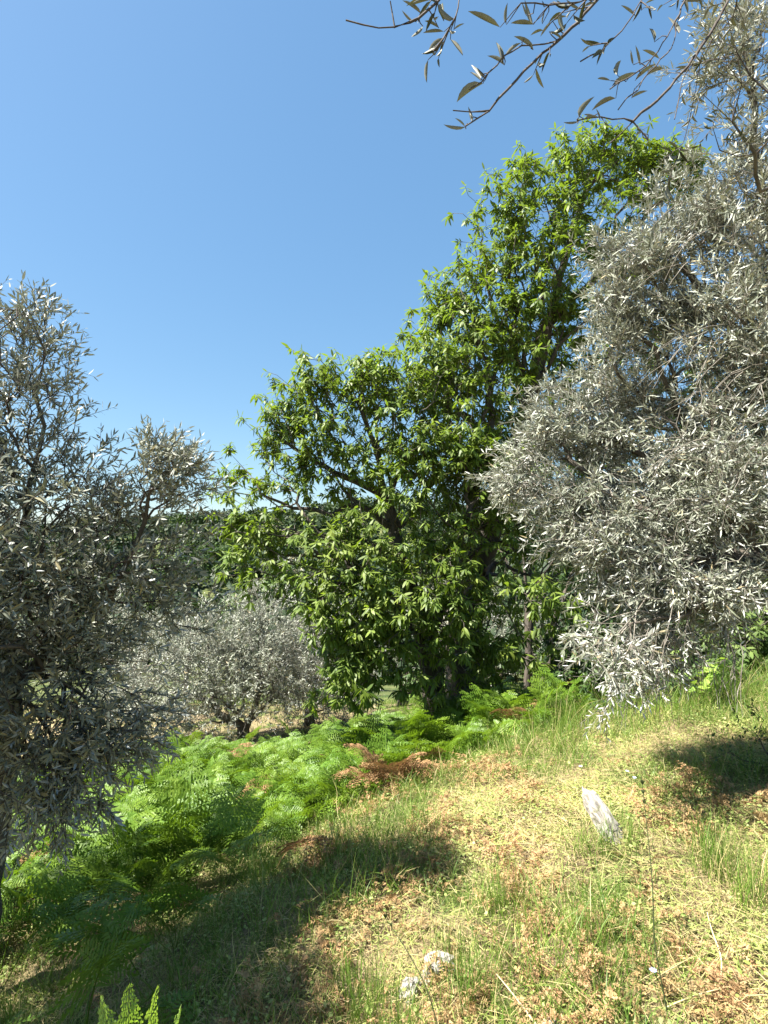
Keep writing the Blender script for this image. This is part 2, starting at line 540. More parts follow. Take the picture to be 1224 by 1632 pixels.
def in_blobs(blobs, n, shell=.5):
    """points in ellipsoids [(centre, (rx, ry, rz))], biased to the outside"""
    vol = np.array([(b[1][0] * b[1][1] * b[1][2]) ** (2 / 3) * (b[2] if len(b) > 2 else 1) for b in blobs])
    k = rng.choice(len(blobs), n, p=vol / vol.sum())
    d = rdir(n)
    r = np.where(rng.random(n) < shell, 1 - .3 * rng.random(n) ** 1.5, rng.random(n) ** (1 / 3))
    c = np.array([blobs[j][0] for j in k]); rad = np.array([blobs[j][1] for j in k])
    return c + d * r[:, None] * rad
def clumps(blobs, n, per=13, r=.11, shell=.6):
    c = in_blobs(blobs, max(1, n // per), shell)
    k = rng.integers(0, len(c), n)
    return c[k] + rng.normal(size=(n, 3)) * r * (.6 + .8 * rng.random((len(c), 1))[k])
def pxblobs(L, depth_r=.75):
    """photo ellipses (px, py, rx, ry, depth[, weight]) as ellipsoids in the world"""
    out = []
    for b in L:
        y = b[4]
        s = y / FPX
        out.append((at(b[0], b[1], y), (b[2] * s, max(.12, depth_r * (b[2] + b[3]) / 2 * s), b[3] * s), b[5] if len(b) > 5 else 1))
    return out

# leaf templates: 6 vertices, x along the leaf, +z is the upper face
def leaf_T(w=.5, bend=.0, fold=.0, at1=.3, at2=.68):
    v = [(0, 0, 0), (at1, -w, fold - bend * at1 ** 2), (at1, w, fold - bend * at1 ** 2),
         (at2, -w * .85, fold - bend * at2 ** 2), (at2, w * .85, fold - bend * at2 ** 2), (1, 0, -bend)]
    return v, [(0, 1, 2), (1, 3, 4, 2), (3, 5, 4)]
def leaf_T2(w=.5, bend=.1, fold=.06, n=5, curl=0.):
    """finer leaf with a midrib fold for leaves close to the camera"""
    v, f = [(0, 0, 0)], []
    for k in range(1, n):
        t = k / n
        ww = w * (math.sin(math.pi * t ** .85) ** .75)
        z = -bend * t * t + curl * math.sin(t * 5) * .1
        v += [(t, -ww, z + fold * ww * 2), (t, 0, z), (t, ww, z + fold * ww * 2)]
    v.append((1, 0, -bend + curl * math.sin(5) * .1))
    f += [(0, 1, 2), (0, 2, 3)]
    for k in range(n - 2):
        a = 1 + 3 * k
        f += [(a, a + 3, a + 4, a + 1), (a + 1, a + 4, a + 5, a + 2)]
    a = 1 + 3 * (n - 2); e = len(v) - 1
    f += [(a, e, a + 1), (a + 1, e, a + 2)]
    return v, f
OL_T = [leaf_T(.5, .02, .0), leaf_T(.5, .12, .0), leaf_T(.5, -.06, .0)]
OL_P = [leaf_T2(.5, .03, .12), leaf_T2(.5, .14, .2), leaf_T2(.5, -.08, .15)]
CH_T = [leaf_T(.5, .18, .0, .35, .72), leaf_T(.5, .35, .0, .35, .72), leaf_T(.5, .05, .0, .35, .72)]
CH_P = [leaf_T2(.5, .18, .25), leaf_T2(.5, .35, .3), leaf_T2(.5, .05, .2)]

class Leaves:
    def __init__(s):
        s.p, s.X, s.Z, s.l, s.w = [], [], [], [], []
    def add(s, p, X, Z, l, w):
        n = len(p)
        s.p.append(p); s.X.append(nrm(X)); s.Z.append(Z)
        s.l.append(np.broadcast_to(l, (n,))); s.w.append(np.broadcast_to(w, (n,)))
    def build(s, parent, mat, temps, fine, nparts, name='foliage'):
        p, X, Z, l, wd = (np.concatenate(a) for a in (s.p, s.X, s.Z, s.l, s.w))
        off = np.array(parent.location)
        t = rng.integers(0, len(temps), len(p))
        take = np.zeros(len(p), bool)
        if nparts:
            q = project(p + X * l[:, None] * .5)
            size = l / np.nan_to_num(q[:, 2], nan=1e9) * (.85 + .3 * rng.random(len(p)))
            Y = nrm(np.cross(Z, X)); nn = np.cross(X, Y)
            size *= .45 + .55 * np.abs((nn * nrm(CAM - p)).sum(1))
            ok = (q[:, 0] > 0) & (q[:, 0] < PW) & (q[:, 1] > 0) & (q[:, 1] < PH)
            size = np.where(ok, size, 0)
            order = np.argsort(-size)[:nparts]
            take[order[size[order] > 0]] = True
        g = Geo()
        for k in range(len(temps)):
            m = (t == k) & ~take
            stamp(g, temps[k], p[m] - off, X[m], Z[m], l[m], wd[m])
        o = put(name, g.mesh(name, mat), parent, kind='stuff')
        if nparts:
            mes = []
            for T in fine:
                gg = Geo(); gg.add(T[0], [i for f in T[1] for i in f], [len(f) for f in T[1]])
                mes.append(gg.mesh('leaf', mat, True))
            Y = nrm(np.cross(Z, X)); nn = np.cross(X, Y)
            for i in np.nonzero(take)[0]:
                o = bpy.data.objects.new('leaf', mes[t[i] % len(mes)])
                C.objects.link(o)
                o.parent = parent
                x, y, z, a, b = X[i], Y[i], nn[i], l[i], wd[i]
                pp = p[i] - off
                o.matrix_basis = Matrix(((x[0] * a, y[0] * b, z[0] * a, pp[0]), (x[1] * a, y[1] * b, z[1] * a, pp[1]),
                                         (x[2] * a, y[2] * b, z[2] * a, pp[2]), (0, 0, 0, 1)))

def olive_sprigs(LV, stems, base, d, L, K=14, leaf=.055, droop=.15, up=.35, wr=.18, jit=.35):
    n = len(base)
    d = nrm(d); L = np.broadcast_to(L, (n,))
    t = np.linspace(.08, 1, K)
    down = np.array([0, 0, -1.])
    pos = base[:, None] + L[:, None, None] * (d[:, None] * t[None, :, None] + down * (droop * t ** 2)[None, :, None])
    tan = nrm(d[:, None] + down * (2 * droop * t)[None, :, None])
    A = nrm(np.cross(tan, np.array([.3, .4, .86]))); B = np.cross(tan, A)
    ph0 = rng.random(n) * 6.28
    k = np.arange(K)
    ang = ph0[:, None] + (k // 2 * math.pi / 2 + (k % 2) * math.pi)[None]
    perp = A * np.cos(ang)[..., None] + B * np.sin(ang)[..., None]
    sp = .75 - .35 * t[None, :, None]
    X = nrm(tan * (1.05 - sp) + perp * sp + rng.normal(size=pos.shape) * jit * .6)
    Z = nrm(tan * .6 - perp * .6 + np.array([0, 0, up]) + rng.normal(size=pos.shape) * jit)
    l = leaf * (.65 + .55 * rng.random((n, K))) * (1 - .35 * np.maximum(0, t - .75)[None] * 4 * .6)
    keep = rng.random((n, K)) < .88
    LV.add(pos[keep], X[keep], Z[keep], l[keep], (l * wr * (.8 + .5 * rng.random((n, K))))[keep])
    tt = np.array([0, .35, .7, 1.])
    ln = base[:, None] + L[:, None, None] * (d[:, None] * tt[None, :, None] + down * (droop * tt ** 2)[None, :, None])
    polytubes(stems, ln, np.array([.0018, .0014, .001, .0006])[None], 3)

def rosettes(LV, stems, base, d, K=7, leaf=.16, wr=.3, sag=.75):
    n = len(base)
    d = nrm(d + np.array([0, 0, .25]))
    Ls = .05 + .10 * rng.random(n)
    tip = base + d * Ls[:, None]
    A = nrm(np.cross(d, np.array([.3, .4, .86]))); B = np.cross(d, A)
    ang = rng.random(n)[:, None] * 6.28 + np.arange(K)[None] * 2.4
    tilt = .5 + .75 * np.linspace(1, .25, K)[None] + rng.normal(size=(n, K)) * .15
    perp = A[:, None] * np.cos(ang)[..., None] + B[:, None] * np.sin(ang)[..., None]
    X = d[:, None] * np.cos(tilt)[..., None] + perp * np.sin(tilt)[..., None]
    X = nrm(X + np.array([0, 0, -sag]) * (.5 + rng.random((n, K, 1))))
    Z = nrm(np.array([0, 0, .9]) + d[:, None] * .5 - perp * .15 + rng.normal(size=X.shape) * .22)
    frac = 1 - .6 * np.linspace(1, 0, K)[None, :, None]
    pos = base[:, None] + d[:, None] * Ls[:, None, None] * frac
    l = leaf * (.45 + .8 * rng.random((n, K)))
    LV.add(pos.reshape(-1, 3), X.reshape(-1, 3), Z.reshape(-1, 3), l.ravel(), (l * wr * (.8 + .4 * rng.random((n, K)))).ravel())
    polytubes(stems, np.stack([base, base + d * Ls[:, None] * .5, tip], 1), np.array([.0035, .003, .002])[None], 3)

def wood(s, root, mtrunk, mtwig, thin=.006, branch='branch', knots=.1, sides=12):
    """trunk, every stout limb and the joined thin twigs of a skeleton"""
    off = np.array(root.location)
    for lid in range(s.limb.max() + 1):
        sel = (s.limb == lid) & (s.Rad >= thin)
        if sel.sum() < 2:
            continue
        g = Geo(); s.tubes(g, sel, sides if lid == 0 else 8, knots)
        if g.n == 0:
            continue
        g.v = [v - off.astype(np.float32) for v in g.v]
        put('trunk' if lid == 0 else branch, g.mesh('trunk' if lid == 0 else branch, mtrunk, True, True), root)
    g = Geo(); s.tubes(g, s.Rad < thin, 4)
    return g

def finish_twigs(g, root, mat):
    off = np.array(root.location, dtype=np.float32)
    g.v = [v - off for v in g.v]
    put('twigs', g.mesh('twigs', mat, True), root, kind='stuff')

def base_at(px, py, y):
    p = at(px, py, y)
    return np.array([p[0], y, float(ground_z(p[0], y))])

# --- the grey olive hanging over the meadow on the right
def olive_tree(label, group, trunks, blobs, ntip, leafmat, sprig, K, leaf, nparts, root_r, droop=.15, twigmat=None, extra=None, bf=.3, shell=.55,
               per=1.6, wr=.18, up=.35, knots=.14, outw=.5, clump=.10, rnd=.75, keep=None):
    base = np.array(trunks[0][0], float)
    root = thing('olive_tree', label, 'olive tree', group, loc=base)
    s = Skeleton()
    for i, tr in enumerate(trunks):
        if i == 0:
            s.line(tr)
        else:
            s.line(tr, par=s.nearest(tr[0]))
    s.P[0] = s.P[0] + np.array([0, 0, -.1])
    A = clumps(blobs, ntip, 18, clump, shell)
    if keep:
        A = A[keep(project(A))]
    s.grow(A, bf=bf, skip=int(len(s.P) * .15), jit=.22)
    s.finish(.0018, 2.35, root_r)
    tw = wood(s, root, M_BARK_OLIVE, twigmat or M_TWIG_OLIVE, knots=knots)
    LV = Leaves()
    ids = np.nonzero((s.Rad < .0045) & (s.par >= 0))[0]
    n = int(ntip * per)
    pick = np.concatenate([np.nonzero(s.leafnode)[0], rng.choice(ids, max(0, n - int(s.leafnode.sum())))])
    cen = np.mean([b[0] for b in blobs], axis=0)
    d = nrm(s.D[pick] + rnd * rdir(len(pick)) + outw * nrm(s.P[pick] - cen) + np.array([0, 0, .1]))
    olive_sprigs(LV, tw, s.P[pick], d, sprig * (.6 + .7 * rng.random(len(pick))), K, leaf, droop, up, wr)
    if extra:
        extra(LV, tw)
    finish_twigs(tw, root, twigmat or M_TWIG_OLIVE)
    LV.build(root, leafmat, OL_T, OL_P, nparts)
    return root

def bare_twigs(LV, tw):
    lines = []
    for k in range(46):
        if k < 26:
            x, y, dpt = 1030 + 150 * rng.random(), 960 + 70 * rng.random(), 2.95 + .2 * rng.random()
            p0 = at(x, y, dpt); d = np.array([rng.normal() * .35, rng.normal() * .2, -1.]); L = .2 + .2 * rng.random()
        else:
            x, y, dpt = 1120 + 130 * rng.random(), 330 + 480 * rng.random(), 2.8 + .2 * rng.random()
            p0 = at(x, y, dpt); d = np.array([-.8, -.1, .5 * rng.normal() - .2]); L = .2 + .25 * rng.random()
        t = np.linspace(0, 1, 6)[:, None]
        ln = p0 + nrm(d) * L * t + np.array([0, 0, -.35 * L]) * t ** 2 + np.cumsum(rng.normal(size=(6, 3)) * .007, 0)
        lines.append(ln)
        for q in range(2):
            i = 2 + q
            e = nrm(nrm(d) + .9 * rdir(1)[0]) * L * .45
            lines.append(ln[i] + e * t + np.array([0, 0, -.2 * L]) * t ** 2 + np.cumsum(rng.normal(size=(6, 3)) * .004, 0))
    polytubes(tw, np.array(lines), np.linspace(.0026, .001, 6)[None], 4)
rng = np.random.default_rng(101)
B = np.array([3.05, 3.35, float(ground_z(3.05, 3.35))])
olive_tree('large silver-grey olive tree on the right, its dense spray hanging over the meadow edge', None,
           [[B, B + (.05, 0, .7), B + (-.05, .05, 1.5), B + (-.3, .05, 2.3), at(1130, 500, 3.4), at(1070, 380, 3.5)],
            [B + (-.05, .05, 1.5), at(1200, 760, 3.5), at(1080, 700, 3.5), at(950, 730, 3.6), at(885, 765, 3.6)],
            [B + (.05, 0, .7), at(1250, 900, 3.3), at(1140, 880, 3.2), at(1040, 920, 3.1), at(985, 1010, 3.0)],
            [at(985, 1010, 3.0), at(975, 1070, 3.0), at(966, 1125, 3.0)],
            [B + (-.3, .05, 2.3), at(1240, 420, 3.2), at(1215, 300, 3.1), at(1200, 150, 3.05), at(1180, 40, 3.0)]],
           pxblobs([(1075, 325, 55, 60, 3.5), (1015, 450, 78, 80, 3.6), (1120, 420, 100, 100, 3.5), (1195, 330, 70, 100, 3.1), (1010, 570, 78, 80, 3.6), (1130, 560, 100, 100, 3.5),
                    (1210, 520, 70, 120, 3.0), (930, 680, 80, 60, 3.6), (1050, 690, 110, 80, 3.6), (1160, 700, 90, 70, 3.4), (838, 774, 62, 38, 3.7), (900, 790, 95, 60, 3.6), (960, 810, 110, 75, 3.5),
                    (1080, 830, 120, 95, 3.4), (1195, 800, 80, 120, 3.1), (1010, 920, 85, 85, 3.2), (1120, 930, 100, 75, 3.2), (1190, 950, 60, 60, 3.1), (990, 1020, 50, 50, 3.1), (1050, 1010, 50, 40, 3.2),
                    (966, 1105, 8, 45, 3.0, 1.3), (978, 1050, 20, 30, 3.05, .7), (1130, 1020, 45, 25, 3.2), (1185, 60, 50, 60, 3.0, .7), (1150, 140, 40, 55, 3.1, .6), (1205, 190, 45, 70, 3.0, .8), (1120, 60, 35, 40, 3.1, .5), (1215, 270, 40, 50, 3.0), (1290, 600, 90, 200, 3.2), (1300, 850, 80, 120, 3.2)], .6),
           5500, M_OLIVE_PALE, .14, 12, .053, 300, .12, droop=.10, per=1.75, extra=bare_twigs, rnd=1.0, clump=.07, wr=.155)

# --- the two-stemmed olive at the left edge
rng = np.random.default_rng(202)
B = base_at(-30, 1280, 3.10)
olive_tree('dark green olive tree at the left edge with two tall feathery tops', None,
           [[B, B + (.02, 0, .4), at(10, 1080, 3.01), at(20, 960, 2.92), at(30, 860, 2.84), at(50, 760, 2.75), at(70, 640, 2.75), at(70, 530, 2.75)],
            [at(10, 1080, 3.01), at(120, 1020, 2.84), at(190, 930, 2.75), at(235, 830, 2.75), at(252, 770, 2.75), at(247, 735, 2.75)],
            [at(20, 960, 2.92), at(80, 860, 2.67), at(130, 760, 2.58)],
            [at(10, 1080, 3.01), at(110, 1060, 2.67), at(210, 1100, 2.58), at(250, 1130, 2.58)],
            [at(10, 1080, 3.01), at(-40, 900, 2.92), at(-20, 640, 2.92), at(0, 540, 2.92)]],
           pxblobs([(66, 510, 30, 46, 2.75), (82, 565, 22, 36, 2.75), (45, 600, 48, 70, 2.75), (12, 570, 36, 75, 2.84), (80, 645, 38, 45, 2.75), (50, 720, 90, 75, 2.75), (160, 760, 28, 20, 2.75), (150, 790, 70, 50, 2.75),
                    (246, 728, 12, 26, 2.75, 1.6), (248, 760, 36, 45, 2.75, 1.4), (290, 730, 12, 25, 2.75, 1.4), (282, 775, 20, 30, 2.75, 1.4), (240, 830, 75, 55, 2.84), (100, 860, 120, 75, 2.75), (60, 960, 110, 75, 2.75), (200, 930, 90, 65, 2.75),
                    (270, 950, 60, 50, 2.92), (80, 1080, 110, 70, 2.58), (200, 1050, 80, 60, 2.67), (40, 1170, 80, 60, 2.49), (140, 1160, 70, 45, 2.58), (215, 1125, 45, 35, 2.67), (40, 1250, 70, 40, 2.49), (110, 1235, 40, 40, 2.49), (60, 1180, 100, 60, 2.5, .8), (160, 1110, 100, 60, 2.6, .8), (-70, 620, 80, 130, 2.7), (-90, 850, 110, 140, 2.7), (-70, 1060, 90, 120, 2.6)]) + [((-2.15, 2.0, 1.9), (.5, .45, .7), .6), ((-2.0, 1.95, 1.5), (.45, .33, .6), .6), ((-2.6, 2.0, 2.4), (.6, .42, .6), 1.1), ((-2.9, 2.45, 2.1), (.8, .75, .9), .9),
                    ((-3.2, 3.0, 2.5), (.8, .7, .8), .5), ((-1.95, 2.15, 1.2), (.4, .4, .5), 1), ((-1.75, 1.9, 1.75), (.28, .3, .5), 1.2), ((-1.6, 1.85, 1.5), (.3, .2, .5), 1.2)],
           5600, M_OLIVE, .14, 13, .050, 300, .085, droop=.02, twigmat=M_TWIG_DARK, per=1.7, bf=.25, clump=.085,
           keep=lambda q: ~((q[:, 1] < np.interp(q[:, 0], [0, 60, 110, 135, 190, 235, 262, 300, 330], [485, 470, 545, 690, 745, 705, 690, 735, 790])) & (q[:, 0] > -20)))

# --- the olive overhead: trunk behind the camera, twigs reaching into the top of the view
def overhead():
    base = np.array([1.35, -.95, float(ground_z(1.35, -.95))])
    root = thing('olive_tree', 'overhanging olive branches reaching in from the top right corner, dark leaves against the sky', 'olive tree', None, loc=base)
    s = Skeleton()
    t0 = s.line([base + (0, 0, -.1), base + (.02, .05, .8), base + (-.05, .1, 1.7), (1.2, -.6, 2.6), (1.1, -.2, 3.2), (.9, .3, 3.9)])
    l1 = s.line([(1.2, -.6, 2.6), (1.1, .1, 3.0), (1.0, .6, 3.2), (.95, 1.0, 3.2)], par=s.nearest((1.2, -.6, 2.6)))
    l2 = s.line([(1.2, -.6, 2.6), (1.9, -.1, 3.1), (2.6, .6, 3.3), (3.1, 1.0, 3.4)], par=s.nearest((1.2, -.6, 2.6)))
    l3 = s.line([(1.1, -.2, 3.2), (.3, .1, 3.6), (-.3, .4, 3.8)], par=s.nearest((1.1, -.2, 3.2)))
    l4 = s.line([(1.2, -.6, 2.6), (2.0, .3, 2.95), (2.5, 1.3, 2.9), (2.4, 1.9, 2.8)], par=s.nearest((1.2, -.6, 2.6)))
    grown_from = len(s.P)
    A = in_blobs([((.9, -.4, 3.7), (.8, .6, .5)), ((1.6, .1, 3.7), (.7, .5, .45)), ((1.9, -.8, 3.4), (.9, .6, .6)), ((2.4, .3, 3.6), (.6, .5, .4))], 500, .4)
    V = in_blobs(pxblobs([(1190, 40, 60, 60, 2.0), (1160, 130, 45, 60, 2.2), (1205, 200, 45, 70, 2.2), (1150, 210, 30, 30, 2.2), (1200, 290, 40, 30, 2.4)]), 40, .4)
    s.grow(A, bf=.3, skip=int(len(t0) * .6), jit=.2)
    s.grow(V, bf=.15, src=l4[len(l4) * 2 // 3:], jit=.2)
    # bare twigs that show against the sky, traced as curves about a metre away
    def tw(pts, start):
        return s.line([start] + [at(*p) for p in pts], seg=.03, par=s.nearest(start), jit=.0015)
    a = s.P[l1[-1]]
    c = tw([(1190, -60, 1.30), (1150, 22, 1.25), (1110, 88, 1.2), (1060, 150, 1.15), (1012, 190, 1.12), (972, 228, 1.1)], a)
    near = lambda *p: s.P[s.nearest(at(*p))]
    tw([(1022, 205, 1.12), (1033, 222, 1.12)], near(1012, 190, 1.12))
    tw([(985, 184, 1.1), (955, 186, 1.08), (920, 192, 1.06)], near(1012, 190, 1.12))
    b = tw([(1010, -70, 1.15), (948, 5, 1.08), (905, 52, 1.04), (855, 92, 1.0), (805, 148, .98), (775, 182, .97), (742, 201, .96)], a)
    tw([(830, 72, 1.0), (795, 90, .98), (778, 128, .96), (748, 142, .95)], near(890, 62, 1.03))
    tw([(760, 170, .97), (722, 176, .96)], near(780, 178, .97))
    tw([(930, 0, 1.0), (880, 12, .98), (830, 5, .96)], near(955, -2, 1.09))
    d = tw([(1060, -60, 1.15), (1018, 10, 1.1), (980, 68, 1.06), (925, 98, 1.03)], a)
    e = tw([(1110, -40, 1.2), (1078, 30, 1.15), (1045, 92, 1.1), (1000, 128, 1.07), (972, 142, 1.06)], a)
    tw([(1085, 60, 1.14), (1040, 110, 1.08), (1010, 150, 1.05), (985, 175, 1.05)], near(1078, 30, 1.15))
    tw([(1120, 70, 1.2), (1085, 130, 1.16), (1075, 190, 1.14)], near(1110, 88, 1.2))
    f = tw([(760, -60, 1.0), (705, -4, .93), (655, 40, .9), (620, 52, .89), (582, 46, .88), (551, 32, .88)], a)
    tw([(627, 20, .89), (622, 2, .89)], near(640, 46, .9))
    tw([(735, 10, .92), (722, 48, .9), (690, 82, .89)], near(730, -25, .96))
    tw([(1165, 40, 1.5), (1120, 70, 1.5), (1100, 200, 1.7), (1085, 235, 1.7)], near(1190, -60, 1.30))
    s.finish(.0013, 2.45, .085)
    hang = s.P[:, 1] > 1.45
    s.Rad[hang] = np.minimum(s.Rad[hang], .008)
    tg = wood(s, root, M_BARK_OLIVE, M_TWIG_DARK, thin=.0045)
    LV = Leaves()
    tips = np.nonzero(s.leafnode)[0]
    spr = np.array([i for i in range(grown_from, len(s.P)) if s.Rad[i] < .003 and s.P[i][1] < 1.6 and -150 < project(s.P[i][None])[0, 1] < 95])
    if len(spr):
        spr = spr[project(s.P[spr])[:, 0] > 690]
        pick = rng.choice(spr, 34)
        olive_sprigs(LV, tg, s.P[pick], nrm(s.D[pick] + .7 * rdir(34)), .03 + .04 * rng.random(34), 4, .036, .1, .5, .16)
    # thick spray overhead and along the right edge
    crown = [i for i in tips if (s.P[i][2] > 3.0 and s.P[i][1] < 1.6)]
    crown = np.array(crown)
    pick = np.repeat(crown, 2)
    olive_sprigs(LV, tg, s.P[pick], nrm(s.D[pick] + .9 * rdir(len(pick))), .2 * (.6 + .7 * rng.random(len(pick))), 13, .058, .1, .5)
    right = np.nonzero(s.leafnode & (s.P[:, 1] > 1.5))[0]
    pick = np.repeat(right, 2)
    olive_sprigs(LV, tg, s.P[pick], nrm(s.D[pick] + .8 * rdir(len(pick)) + np.array([0, 0, -.2])), .15 * (.6 + .7 * rng.random(len(pick))), 11, .042, .15, .3)
    # single leaves on the near twigs (photo pixels of base and tip, in the crop 540..1224 at 1.79x)
    L = [(460, 78, 368, 30), (300, 90, 240, 97), (285, 80, 245, 58), (300, 108, 250, 150), (318, 112, 350, 160), (255, 170, 250, 238), (300, 60, 290, 0), (328, 85, 358, 66), (235, 40, 182, 0),
         (260, 0, 205, 15), (478, 70, 480, 8), (535, 45, 522, 8), (555, 70, 488, 72), (553, 68, 530, 0), (580, 68, 588, 30), (555, 142, 503, 98), (465, 180, 450, 118), (472, 186, 428, 155), (520, 122, 470, 160),
         (405, 225, 372, 183), (412, 238, 328, 283), (405, 230, 375, 205), (380, 345, 367, 300), (360, 362, 332, 335), (650, 30, 620, 0), (600, 90, 640, 112), (845, 45, 805, 14), (870, 22, 905, 25), (840, 185, 833, 140),
         (858, 185, 848, 130), (915, 168, 865, 146), (845, 230, 905, 180), (795, 215, 797, 170), (780, 245, 850, 205), (790, 280, 720, 308), (775, 230, 735, 222), (685, 335, 720, 275), (735, 335, 698, 325),
         (870, 380, 885, 408), (865, 378, 845, 385), (835, 280, 880, 258), (970, 95, 945, 50), (1040, 4, 975, 4), (960, 205, 985, 195), (880, 215, 925, 188), (900, 120, 890, 75), (1000, 200, 960, 190), (700, 20, 735, 5), (610, 60, 650, 45), (700, 340, 740, 330)]
    LWH = [(210, 60, 180, 30), (362, 362, 298, 357), (685, 345, 640, 350), (745, 340, 735, 310), (755, 345, 775, 362), (240, 75, 205, 100), (585, 20, 578, 0), (395, 195, 420, 225)]
    for lst, face in ((L, 1), (LWH, -1)):
        for (x0, y0, x1, y1) in lst:
            dep = float(np.interp(540 + x0 / 1.79, [600, 760, 900, 1010, 1100], [.89, .97, 1.03, 1.10, 1.2]))
            p0 = at(540 + x0 / 1.79, y0 / 1.79, dep); p1 = at(540 + x1 / 1.79, y1 / 1.79, dep + rng.normal() * .008)
            near_i = s.nearest(p0)
            v0 = s.P[near_i]
            if np.linalg.norm(v0 - p0) < .14:
                mid = (v0 + p0) / 2 + rng.normal(size=3) * .004
                polytubes(tg, np.stack([v0, mid, p0])[None], np.array([.0012, .001, .0007])[None], 3)
            l = np.linalg.norm(p1 - p0)
            tocam = nrm(CAM - p0)
            Z = nrm(np.array([0, 0, 1.]) * .6 + SUN * .5 - tocam * .45 + rng.normal(size=3) * .2)
            if face < 0:
                Z = -nrm(SUN * .7 + tocam * .5)
            LV.add(p0[None], (p1 - p0)[None], Z[None], l, l * .15)
    # leaf nearest each short side spur keeps a petiole by lying on its twig
    LV.build(root, M_OLIVE_SHADED, OL_T, OL_P, 300)
    finish_twigs(tg, root, M_TWIG_DARK)
rng = np.random.default_rng(303)
overhead()

# --- sweet chestnuts
def chestnut(label, trunks, blobs, ntip, root_r, leaf=.15, nparts=300, mat=None, per=1.35, name='chestnut_tree', cat='chestnut tree', K=8, bf=.4, shell=.88, bare=None, wr=.29, group=None):
    base = np.array(trunks[0][0], float)
    root = thing(name, label, cat, group, loc=base)
    s = Skeleton()
    for i, tr in enumerate(trunks):
        if i == 0:
            s.line(tr, seg=.2)
        else:
            s.line(tr, seg=.2, par=s.nearest(tr[0]), jit=.03, girth=(.046, .012))
    s.P[0] = s.P[0] + np.array([0, 0, -.15])
    s.grow(np.concatenate([clumps(blobs, ntip * 2 // 3, 9, .12, shell), in_blobs(blobs, ntip - ntip * 2 // 3, shell)]), bf=bf, seg=.22, skip=int(len(s.P) * .12), jit=.28, back=.5)
    if bare is not None:
        for ln in bare:
            s.line(ln, seg=.05, par=s.nearest(ln[0]), jit=.004)
    s.finish(.0028, 2.25, root_r)
    tw = wood(s, root, M_BARK_CHEST, M_TWIG_CHEST, thin=.011, knots=.12)
    LV = Leaves()
    tips = np.nonzero(s.leafnode)[0]
    if bare is not None:
        be = np.array([ln[-1] for ln in bare])
        dd = np.min(np.linalg.norm(s.P[tips][:, None] - be[None], axis=2), axis=1)
        tips = tips[dd > .05]
    ids = np.nonzero((s.Rad < .007) & (s.par >= 0))[0]
    pick = np.concatenate([tips, rng.choice(ids, max(0, int(ntip * per) - len(tips)))])
    d = nrm(s.D[pick] + .6 * rdir(len(pick)))
    rosettes(LV, tw, s.P[pick], d, K, leaf, wr)
    finish_twigs(tw, root, M_TWIG_CHEST)
    LV.build(root, mat or M_CHEST, CH_T, CH_P, nparts)
    return root

rng = np.random.default_rng(404)
B = base_at(735, 1110, 7.6)
chestnut('tallest chestnut tree, its bright green top behind the silver olive on the right',
         [[B, B + (0, .02, .6), at(738, 1000, 7.7), at(770, 860, 7.8), at(815, 740, 7.9), at(850, 620, 8.0), at(870, 520, 8.0), at(905, 400, 8.0), at(940, 280, 8.0)],
          [at(850, 620, 8.0), at(800, 520, 7.8), at(770, 440, 7.7)],
          [at(815, 740, 7.9), at(740, 660, 7.6), at(680, 590, 7.5)],
          [at(870, 520, 8.0), at(960, 430, 8.2), at(1040, 330, 8.2), at(1085, 290, 8.2)],
          [at(815, 740, 7.9), at(900, 700, 8.2), at(1000, 680, 8.4)],
          [at(770, 860, 7.8), at(840, 880, 7.2), at(870, 960, 6.6)]],
         pxblobs([(672, 560, 48, 45, 7.5), (720, 510, 42, 48, 7.5), (728, 458, 38, 34, 7.6, 1.7), (785, 410, 42, 45, 7.7), (775, 350, 25, 25, 7.8), (815, 325, 40, 40, 7.8), (860, 285, 45, 42, 7.9), (925, 260, 42, 38, 8.0, 1.5),
                  (962, 235, 28, 26, 8.0), (995, 262, 35, 40, 8.1, 1.6), (1060, 280, 55, 38, 8.2, 2.2), (1090, 268, 26, 20, 8.2, 2.5), (870, 370, 70, 60, 7.8), (960, 340, 80, 70, 8.0), (850, 450, 80, 60, 7.7), (940, 450, 90, 80, 8.0), (800, 500, 60, 50, 7.4),
                  (740, 580, 70, 50, 7.2), (760, 640, 70, 45, 7.1), (870, 560, 80, 60, 8.0), (960, 580, 100, 80, 8.3), (700, 660, 50, 50, 7.2), (860, 650, 70, 50, 8.0), (1010, 720, 120, 80, 8.5),
                  (860, 980, 55, 40, 6.3), (800, 900, 70, 60, 6.8), (830, 1030, 45, 30, 6.3), (890, 880, 50, 60, 7.0), (780, 990, 50, 50, 6.6), (1150, 640, 80, 100, 8.6), (1130, 800, 100, 80, 8.6), (820, 700, 70, 50, 7.4), (760, 770, 70, 50, 7.3), (850, 800, 70, 60, 7.2), (780, 1050, 45, 25, 6.6), (700, 600, 60, 50, 7.3), (800, 560, 70, 60, 7.6)], .8),
         4700, .22, leaf=.118, wr=.25, bare=[[at(848, 310, 7.9), at(836, 285, 7.9), at(832, 272, 7.9), at(840, 262, 7.9), at(839, 246, 7.9)], [at(832, 272, 7.9), at(823, 266, 7.9), at(816, 262, 7.9)]])

